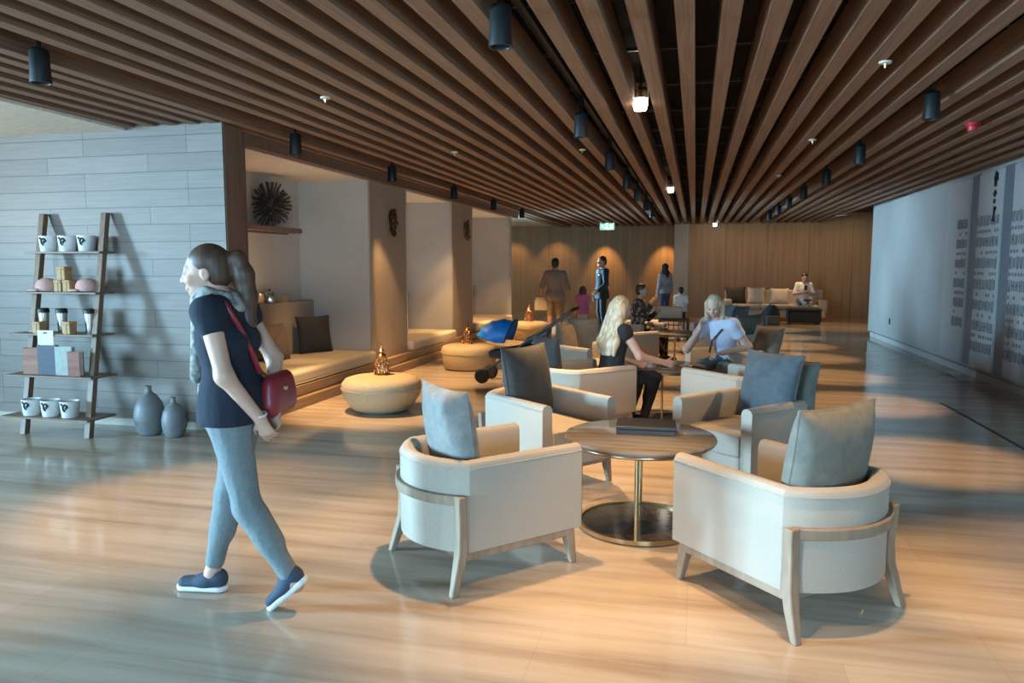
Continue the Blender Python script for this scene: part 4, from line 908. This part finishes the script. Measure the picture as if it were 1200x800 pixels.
def figure(label, loc, rz, J, h=1.7, vox=0.012, face=(0, 1, 0), skin='skin', male=False, top=None, sleeve=0.5, hem=0.0, bottom=None, leglen=1.0, shoe='rubber',
           hair='hair_dark', hairstyle='short', handdir=None, curl=0.6, chest=1.0, collar=True, wide=1.0, skirt=None):
    t = empty('person', loc, rz); tag(t, label, 'person')
    q = h/1.7*wide; m = 1.12 if male else 1.0
    F = head_frame(np.array(face, float)); hs = (h if h > 1.3 else h*0.55+0.62)/1.7
    hp = lambda x, y, z: J['H'] + F @ (V3(x, y, z)*hs)
    def torso(S, g):
        sp = nrm(J['N']-J['P']); side = nrm(J['shR']-J['shL']); fw = np.cross(sp, side)*-1.0; fw = nrm(np.cross(side, sp))*-1 if False else nrm(np.cross(sp, side))
        R = np.stack([side, -fw, sp], 1); hips = nrm(J['hpR']-J['hpL']); R2 = np.stack([hips, nrm(np.cross(V3(0, 0, 1), hips)), V3(0, 0, 1)], 1)
        S.ell(J['P'], V3(.162*q, .118*q, .125*q)+g, .05, R2)
        S.ell(J['W'], V3(.126*q*m, .098*q*m, .14*q)+g, .06, R)
        S.ell(J['C'], V3(.150*q*m, .108*q*m, .165*q)+g, .06, R)
        if not male and chest:
            for s in (-1, 1): S.ell(J['C'] + R @ V3(s*.068*q, .075*q, -.02*q), V3(.062*q, .055*q, .062*q)*chest+g, .04, R)
        S.cap(J['shL'], J['shR'], .046*q*m+g, None, .05)
        for n in 'LR': S.cap(J['N']*.75+J['C']*.25, J['sh'+n], .05*q*m+g, .05*q*m+g, .05)
    def arm(S, n, g, frac=2.0):
        a, e, w_ = J['sh'+n], J['el'+n], J['wr'+n]
        f1 = min(1, frac)
        S.cap(a, a+(e-a)*f1, .050*q*m+g, (.050-.012*f1)*q*m+g, .03)
        if frac > 1:
            f2 = min(1, frac-1); S.cap(e, e+(w_-e)*f2, .040*q*m+g, (.040-.013*f2)*q*m+g, .03)
    def leg(S, n, g, frac=2.0, flare=0):
        a, e, w_ = J['hp'+n], J['kn'+n], J['an'+n]; f1 = min(1, frac)
        S.cap(a, a+(e-a)*f1, .088*q+g, (.088-.034*f1)*q+g+flare, .04)
        if frac > 1:
            f2 = min(1, frac-1); mid_ = e+(w_-e)*.3; back = nrm(np.cross(np.cross(w_-e, J['to'+n]-w_), w_-e)+1e-9)
            S.cap(e, e+(w_-e)*f2, .052*q+g, (.052-.017*f2)*q+g+flare, .04)
            if f2 > .5: S.cap(e+(w_-e)*.15-back*.012, e+(w_-e)*.45-back*.012, .05*q+g, .046*q+g, .04)
    # body
    S = SDF(); torso(S, 0)
    for n in 'LR': arm(S, n, 0); leg(S, n, 0)
    S.cap(J['N'], hp(0, -.02, -.06), .052*q*m, .05*hs*m, .03)
    S.ell(hp(0, -.012, .030), V3(.074, .094, .088)*hs, .02, F); S.ell(hp(0, .028, -.025), V3(.060, .066, .085)*hs, .03, F)
    S.cap(hp(0, .03, -.06), hp(0, .066, -.092), .046*hs, .022*hs, .025)
    S.cap(hp(0, .090, .008), hp(0, .108, -.030), .009*hs, .0125*hs, .012); S.ell(hp(-.0, .100, -.034), V3(.018, .012, .009)*hs, .008, F)
    S.cap(hp(-.035, .078, .022), hp(.035, .078, .022), .010*hs, None, .02)
    for s in (-1, 1):
        S.ell(hp(s*.031, .094, .002), V3(.017, .014, .011)*hs, .012, F, sub=True)
        S.ell(hp(s*.074, -.008, -.012), V3(.010, .021, .033)*hs, .006, F); S.ell(hp(s*.083, -.002, -.008), V3(.005, .010, .017)*hs, .006, F, sub=True)
        S.ell(hp(s*.038, .066, -.03), V3(.024, .024, .022)*hs, .02, F)
    S.cap(hp(-.018, .088, -.060), hp(.018, .088, -.060), .0075*hs, None, .008); S.cap(hp(-.016, .087, -.073), hp(.016, .087, -.073), .0085*hs, None, .008)
    for n in 'LR':
        an, to = J['an'+n], J['to'+n]; dd_ = to-an; ax_ = nrm(dd_*V3(1, 1, 0)+1e-9) if abs(dd_[2]) < .09 else nrm(dd_); up_ = np.cross(nrm(np.cross(ax_, V3(0, 0, 1))), ax_); ft = to+up_*.012
        S.cap(an, ft-ax_*(np.linalg.norm(dd_)-.0)+up_*.02, .034*q, .030*q, .03); S.cap(ft-ax_*(np.linalg.norm(dd_))+up_*.016, ft-ax_*.03, .030*q, .022*q, .02)
        # hand: palm, four fingers, thumb
        w_ = J['wr'+n]; hd = nrm((handdir or {}).get(n, w_-J['el'+n])) if not isinstance((handdir or {}).get(n), tuple) else nrm(np.array(handdir[n][0], float))
        pn = V3(1 if n == 'L' else -1, 0, 0) if not isinstance((handdir or {}).get(n), tuple) else np.array(handdir[n][1], float)   # palm normal
        pn = nrm(pn - hd*(pn@hd)); sd = np.cross(hd, pn)*(1 if n == 'R' else -1)          # towards the thumb
        z = h/1.7; big = max(1.0, vox/.0085); r_ = .0085*z*big
        S.cap(w_, w_+hd*.075*z+sd*.022*z, .024*z, .017*z, .015, fl=(pn, 1.5)); S.cap(w_, w_+hd*.072*z-sd*.022*z, .024*z, .017*z, .015, fl=(pn, 1.5)); S.cap(w_+hd*.03*z, w_+hd*.075*z, .024*z, .022*z, .015, fl=(pn, 1.6))
        for i, (o_, l1, l2) in enumerate(((.030, .040, .038), (.010, .044, .043), (-.010, .041, .040), (-.029, .033, .030))):
            b0 = w_+hd*.072*z+sd*o_*z; c1_ = curl*(.45+.1*i); d1 = nrm(hd*math.cos(c1_)+pn*math.sin(c1_)); d2 = nrm(hd*math.cos(c1_*2.1)+pn*math.sin(c1_*2.1))
            m1 = b0+d1*l1*z; S.cap(b0, m1, r_*1.05, r_, .004); S.cap(m1, m1+d2*l2*z, r_, r_*.8, .004)
        b0 = w_+hd*.022*z+sd*.022*z; d1 = nrm(hd*.65+sd*.75+pn*.25); m1 = b0+d1*.042*z; S.cap(b0, m1, r_*1.3, r_*1.1, .01); S.cap(m1, m1+nrm(hd*.85+sd*.3+pn*.35)*.034*z, r_*1.1, r_*.85, .004)
    body = sdf_obj('body', S, vox, M[skin], t, 1)
    for s in (-1, 1):
        e = MB().sphere(hp(s*.031, .0795, .002), .0125*hs, 12).build('eye', M['eye'], body, smooth=60)
        c = hp(s*.031, .0795, .002) + (F @ V3(0, .0065, 0))*hs
        MB().sphere(c, .0085*hs, 10).build('iris', M['iris'], e, smooth=60)
    lp = SDF(); lp.cap(hp(-.016, .0925, -.0605), hp(.016, .0925, -.0605), .0055*hs, None, .004); lp.cap(hp(-.014, .0925, -.072), hp(.014, .0925, -.072), .006*hs, None, .004)
    if vox < .01: sdf_obj('lips', lp, .003, M['lip'], body)
    g = .013
    if top:
        S = SDF(); torso(S, g)
        for n in 'LR': arm(S, n, g+.004, sleeve) if sleeve > 0 else None
        if hem:
            c = J['P']; S.cap(V3(c[0], c[1], hem+.10)+V3(-.06*q, 0, 0), V3(c[0], c[1], hem+.10)+V3(.06*q, 0, 0), .118*q+g, None, .06); S.cap(V3(c[0]-.07*q, c[1], hem), V3(c[0]+.07*q, c[1], hem), .112*q+g+.006, None, .06); S.plane(V3(c[0], c[1], hem), (0, 0, -1))
        if collar: S.plane(J['N']+V3(0, 0, .018), (0, .35, 1))
        sdf_obj('top', S, max(vox, .009), M[top], t, 1)
    if bottom:
        S = SDF(); hips = nrm(J['hpR']-J['hpL']); R2 = np.stack([hips, nrm(np.cross(V3(0, 0, 1), hips)), V3(0, 0, 1)], 1)
        S.ell(J['P']-V3(0, 0, .01), V3(.165*q, .122*q, .12*q)+.007, .05, R2)
        for n in 'LR': leg(S, n, .008 if leglen > 1.5 else .014, leglen)
        sdf_obj('trousers' if leglen > 1.5 else 'shorts', S, max(vox, .009), M[bottom], t, 1)
    if shoe:
        for n in 'LR':
            an, to = J['an'+n], J['to'+n]; fwd = nrm((to-an)*V3(1, 1, 1) - V3(0, 0, 0)); 
            shoe_pair(t, an, to, q, vox, shoe)
            break
        shoe_pair(t, J['anR'], J['toR'], q, vox, shoe)
    S = SDF()
    if hairstyle in ('short', 'bun', 'pony', 'long', 'bob'):
        S.ell(hp(0, -.022, .042), V3(.083, .096, .090)*hs, .02, F); S.ell(hp(0, -.05, -.01), V3(.074, .066, .080)*hs, .02, F)
        cut = SDF()
        S.ell(hp(0, .085, -.055), V3(.085, .085, .098)*hs, .012, F, sub=True)
        S.ell(hp(0, .092, .02), V3(.052, .05, .05)*hs, .02, F, sub=True)
    if hairstyle == 'bob':
        for s in (-1, 1): S.cap(hp(s*.072, -.005, .03), hp(s*.082, .01, -.13), .032*hs, .03*hs, .03)
        S.cap(hp(-.05, -.07, -.02), hp(-.05, -.06, -.14), .05*hs, .042*hs, .03); S.cap(hp(.05, -.07, -.02), hp(.05, -.06, -.14), .05*hs, .042*hs, .03)
    if hairstyle == 'long':
        for s in (-1, -.45, 0, .45, 1): S.cap(hp(s*.058, -.055, .01), hp(s*.10, -.105, -.36-.03*(1-abs(s))), .048*hs, .036*hs, .035); S.cap(hp(s*.1, -.105, -.34), hp(s*.095, -.10, -.47), .036*hs, .018*hs, .03)
    if hairstyle == 'pony':
        pts = [(0, -.105, .05), (0, -.145, .045), (0, -.165, -.03), (0.004, -.165, -.14), (0.008, -.15, -.25), (0.012, -.142, -.335)]; rs = [.026, .042, .048, .048, .042, .016]
        for a in range(5): S.cap(hp(*pts[a]), hp(*pts[a+1]), rs[a]*hs, rs[a+1]*hs, .02)
    if hairstyle == 'scarf':
        S.ell(hp(0, -.018, .035), V3(.092, .108, .10)*hs, .02, F); S.ell(hp(0, .0, -.06), V3(.085, .085, .085)*hs, .03, F); S.ell(hp(0, .09, -.02), V3(.052, .06, .075)*hs, .015, F, sub=True)
        S.cap(hp(-.07, -.03, -.16), hp(.07, -.03, -.16), .075*hs, None, .05); S.cap(hp(0, -.08, -.12), hp(0, -.11, -.32), .08*hs, .03*hs, .05)
    if S.p: sdf_obj('headscarf' if hairstyle == 'scarf' else 'hair', S, min(vox, .010), M[hair], t, 1)
    t['_'] = 0; del t['_']
    return t, hp, body
def shoe_pair(t, an, to, q, vox, m, name='shoe'):
    fwd = nrm(to-an); sole_n = None
    heel = an + V3(0, 0, -.035) ; d = to - an
    # foot plane: from under the ankle to the toe
    ax = nrm(d*V3(1, 1, 0)+1e-9) if abs(d[2]) < .09 else nrm(d)
    side = nrm(np.cross(ax, V3(0, 0, 1))); up = np.cross(side, ax)
    base = to - up*.012
    L = np.linalg.norm(d)
    hl = base - ax*(L+.055)
    S = SDF()
    S.cap(hl+up*.040+ax*.03, hl+up*.034+ax*.10, .040*q, .040*q, .02); S.cap(hl+ax*.09+up*.030, base+up*.022-ax*.01, .042*q, .038*q, .03, fl=(up, 1.25)); S.cap(hl+up*.06+ax*.035, hl+up*.05+ax*.075, .038*q, .036*q, .02)
    S.plane(base+up*.002, -up)
    S.plane(hl+up*.085, up)
    o = sdf_obj(name, S, min(vox, .008), M[m], t, 1)
    S = SDF(); S.cap(hl+ax*.03+up*.006, base+up*.006-ax*.005, .043*q, .041*q, .01); S.plane(base-up*.012, -up); S.plane(base+up*.014, up)
    sdf_obj('sole', S, min(vox, .006), M['sole'], o, 1)
    if vox < .008:
        for k in range(3):
            c = base - ax*(.065+.028*k) + up*(.052+.010*k); MB().tube([c-side*.026-up*.006, c+up*.004, c+side*.026-up*.006], .0045, 6).build('lace', M['sole'], o, smooth=60)

# the woman walking past: joints read along her own heading
WF = nrm(V3(-.988, -.15, 0)); WC = V3(-2.035, 2.94, 0)
J = dict(P=V3(0, .0, .905), W=V3(0, .022, 1.05), C=V3(0, .04, 1.235), N=V3(0, .045, 1.415), H=V3(0, .115, 1.535),
         shL=V3(-.16, .03, 1.365), elL=V3(-.195, -.05, 1.09), wrL=V3(-.10, -.16, .885), shR=V3(.16, .025, 1.365), elR=V3(.225, -.095, 1.12), wrR=V3(.05, -.165, .90),
         hpL=V3(-.080, -.005, .865), knL=V3(-.095, -.085, .475), anL=V3(-.09, -.295, .125), toL=V3(-.09, -.185, .03),
         hpR=V3(.080, .005, .865), knR=V3(.085, .09, .485), anR=V3(.075, .185, .085), toR=V3(.075, .33, .028))
rzw = math.atan2(-WF[0], WF[1])
def rotz(v, a): c, s_ = math.cos(a), math.sin(a); return (v[0]*c-v[1]*s_, v[0]*s_+v[1]*c, v[2])
woman, hp, wb = figure('woman in navy top and pale jeans walking past, long ponytail, hands held behind her', tuple(WC), rzw, J, h=1.64, vox=.0065, face=rotz((0, 1, -.10), math.radians(17)), top='navy', sleeve=.2, hem=.86,
    bottom='denim', leglen=1.84, shoe='shoe', hair='hair_brown', hairstyle='pony', handdir={'L': ((.35, -.25, -.9), (.9, .1, .3)), 'R': ((-.35, -.1, -.93), (-.9, .3, .2))}, curl=.75, chest=.95, collar=True)
S = SDF()
for k in range(14):
    a = 2*PI*k/14; b_ = 2*PI*(k+1)/14; r0 = .075; P_ = lambda a, z, r: J['N'] + V3(r*math.cos(a), r*math.sin(a)*1.05+.012, z+.018*math.sin(a))
    S.cap(P_(a, -.018, .080), P_(b_, -.018, .080), .030, None, .02); S.cap(P_(a, .02, .064), P_(b_, .02, .064), .024, None, .02)
S.cap(J['N']+V3(-.03, .095, -.02), J['C']+V3(-.03, .125, -.18), .032, .028, .03); S.cap(J['N']+V3(.04, .09, -.02), J['C']+V3(.035, .13, -.26), .032, .026, .03)
sdf_obj('scarf', S, .008, M['scarf'], woman, 1)
S = SDF(); S.cap(hp(0, -.118, .048), hp(0, -.138, .047), .028, None, .01); sdf_obj('hair_tie', S, .006, M['sole'], woman)
# red shoulder bag
bag = empty('shoulder_bag', tuple(WC), rzw); tag(bag, 'red leather crossbody bag hanging behind the walking woman', 'bag')
S = SDF(); bc = V3(.12, -.155, .965)
S.cap(bc+V3(-.085, 0, .055), bc+V3(.085, 0, .055), .045, None, .03, fl=(V3(0, 1, 0), 1.3)); S.cap(bc+V3(-.09, 0, -.05), bc+V3(.09, 0, -.05), .055, None, .05, fl=(V3(0, 1, 0), 1.2)); S.cap(bc+V3(-.08, 0, 0), bc+V3(.08, 0, 0), .055, None, .05, fl=(V3(0, 1, 0), 1.3))
sdf_obj('pouch', S, .007, M['red'], bag, 1)
MB().tube([(.045, -.10, 1.07), (-.02, -.093, 1.18), (-.085, -.070, 1.30), (-.12, -.03, 1.395), (-.125, .03, 1.432), (-.115, .085, 1.41), (-.08, .12, 1.34)], [.013]*7, 8).build('strap', M['red'], bag, smooth=60)
MB().box((bc[0]-.02, bc[1]-.045, bc[2]+.03), (.03, .012, .02)).build('clasp', M['brass'], bag, bevel=.003)
MB().tube([(bc[0]-.085, bc[1], bc[2]+.08), (.045, -.103, 1.08)], .008, 8).build('ring', M['brass'], bag)
# wristband
MB().tube([J['wrL'] + V3(0.004, .006, .02) + V3(.031*math.cos(a), .031*math.sin(a), .006*math.cos(a)) for a in [2*PI*k/20 for k in range(20)]], .006, 6, closed=True).build('bracelet', M['sole'], woman, smooth=60)

# blonde woman seen from behind in the armchair
J = sit_pose(1.64, .43, .10)
J['elR'] = V3(.235, .16, .72); J['wrR'] = V3(.30, .40, .655); J['elL'] = V3(-.22, .08, .70); J['wrL'] = V3(-.06, .30, .62)
for n in 'LR': J['an'+n][1] = .30; J['to'+n][1] = .45
figure('woman with long blonde hair in black top seated with her back turned', (-.76, 7.05, 0), math.radians(-50), J, h=1.66, vox=.009, face=rotz((0, 1, -.25), math.radians(14)), top='blacktop', sleeve=.12, bottom='blacktop', leglen=1.9, hair='hair_blonde', hairstyle='long', curl=.7, skin='skin')
# woman in pale blue with her head on her hand
J = sit_pose(1.60, .43, .40)
J['elR'] = V3(.29, .46, .66); J['wrR'] = V3(.15, .42, .90); J['elL'] = V3(-.27, .14, .70); J['wrL'] = V3(-.10, .42, .645)
w2, hp2, b2 = figure('woman in pale blue blouse with blonde bob, resting her head on one hand', (.40, 8.50, 0), math.radians(152), J, h=1.64, vox=.009, face=rotz((0, 1, -.45), math.radians(14)), top='paleblue', sleeve=.42, bottom='greyjean', leglen=1.9, hair='hair_blonde', hairstyle='bob', curl=1.0,
    handdir={'R': ((-.12, .05, 1), (-.9, .0, .2)), 'L': ((.5, .8, -.1), (0, 0, -1))}, skin='skin', wide=1.08)
MB().tube([V3(-.14, .26, .985), V3(-.06, .36, .88), V3(.05, .34, .76), V3(.14, .22, .62)], .011, 6).build('bag_strap', M['ink'], w2, smooth=60)
# man with a bag, from behind
J = stand_pose(1.74); J['wrL'] = V3(-.30, .03, .93); J['elL'] = V3(-.285, -.06, 1.13); J['elR'] = V3(.275, -.05, 1.09); J['wrR'] = V3(.26, .06, .84)
figure('man in mauve shirt and khaki shorts standing with his back turned, tan bag in hand', (-2.95, 15.83, 0), math.radians(8), J, h=1.74, vox=.012, male=True, top='mauve', sleeve=1.0, hem=.82, bottom='khaki', leglen=.95, skin='skin2', hairstyle='short', hair='hair_dark', shoe='sole', wide=1.06)
t = empty('paper_bag', (-3.26, 15.80, .60), .2); tag(t, 'tan carrier bag held by the man in the mauve shirt', 'bag')
MB().loft([[Vector((sx*w_, sy*d_, z)) for sx, sy in ((-1, -1), (1, -1), (1, 1), (-1, 1))] for z, w_, d_ in ((0, .13, .07), (.02, .14, .075), (.2, .135, .06), (.29, .10, .02))]).build('body', M['bagtan'], t, bevel=.01)
MB().tube([(-.05, 0, .27), (-.045, 0, .33), (.0, 0, .345), (.045, 0, .33), (.05, 0, .27)], .008, 6).build('handle', M['bagtan'], t, smooth=60)
# girl in pink
J = stand_pose(1.13); figure('small girl in a pink top standing beside the man in the dark suit', (-2.37, 16.0, 0), math.radians(35), J, h=1.13, vox=.010, top='girlpink', sleeve=.6, hem=.52, bottom='paleleg', leglen=1.9, hair='hair_brown', hairstyle='bob', shoe='sole', chest=0)
# man in the dark suit
J = stand_pose(1.80); J['elL'] = V3(-.25, .02, 1.14); J['wrL'] = V3(-.20, .18, 1.0)
w3, hp3, b3 = figure('man in dark navy suit standing before the veneer wall', (-2.12, 17.4, 0), math.radians(122), J, h=1.80, vox=.012, male=True, face=rotz((0, 1, -.05), math.radians(8)), top='suit', sleeve=1.95, hem=.80, bottom='suit', leglen=1.97, hairstyle='short', hair='hair_dark', shoe='rubber')
S = SDF(); S.ell(J['C']+V3(0, .085, .06), V3(.045, .045, .13), .01); sdf_obj('shirt_front', S, .009, M['shirtw'], w3, 1)
MB().box((-.075, .122, 1.36), (.05, .02, .03)).build('pocket_square', M['shirtw'], w3, bevel=.004)
# person in patterned clothes with a phone
J = sit_pose(1.62, .445, .06); J['elR'] = V3(.23, .14, .72); J['wrR'] = V3(.09, .24, .95); J['elL'] = V3(-.23, .12, .70); J['wrL'] = V3(-.05, .30, .82)
figure('person in dark patterned clothes seated and holding something up near the face', (-.90, 12.30, 0), math.radians(-100), J, h=1.62, vox=.012, top='pattern', sleeve=1.9, bottom='pattern', leglen=1.9, hairstyle='bun', hair='hair_dark', skin='skin2', shoe='rubber')
# woman with dark headscarf
J = stand_pose(1.64); figure('person with a dark headscarf and grey top standing by the far wall', (-.83, 21.4, 0), math.radians(40), J, h=1.64, vox=.013, top='greytop', sleeve=1.9, hem=.80, bottom='jeans', leglen=1.95, hairstyle='scarf', hair='blacktop', shoe='rubber')
# child
J = stand_pose(1.10); figure('small dark haired child in a white top behind the far table', (-.30, 16.9, 0), math.radians(15), J, h=1.10, vox=.011, top='shirtw', sleeve=.6, hem=.56, bottom='blacktop', leglen=.9, hairstyle='short', hair='hair_dark', shoe='sole', chest=0)
# man on the far sofa
J = sit_pose(1.74, .485, .10); J['elR'] = V3(.25, .08, .78); J['wrR'] = V3(.07, .32, .84); J['elL'] = V3(-.25, .08, .78); J['wrL'] = V3(-.07, .32, .84)
for s_, n in ((-1, 'L'), (1, 'R')): J['kn'+n] = V3(s_*.14, .44, .66); J['an'+n] = V3(s_*.06, .86, .52); J['to'+n] = V3(s_*.07, .93, .60)
figure('man in white patterned shirt sitting on the far sofa looking at a phone', (3.0, 22.40, 0), math.radians(180), J, h=1.74, vox=.012, male=True, face=(0, 1, -.5), top='shirtw', sleeve=.9, bottom='greyjean', leglen=1.9, hairstyle='short', hair='hair_dark', shoe='rubber')
t = empty('phone', (3.0, 22.0, .88)); tag(t, 'dark phone in the hands of the man on the sofa', 'phone')
MB().bb(-.04, .04, -.005, .005, 0, .15).build('case', M['black'], t, bevel=.003); MB().bb(-.036, .036, .005, .006, .006, .144).build('screen', M['mirror'], t)
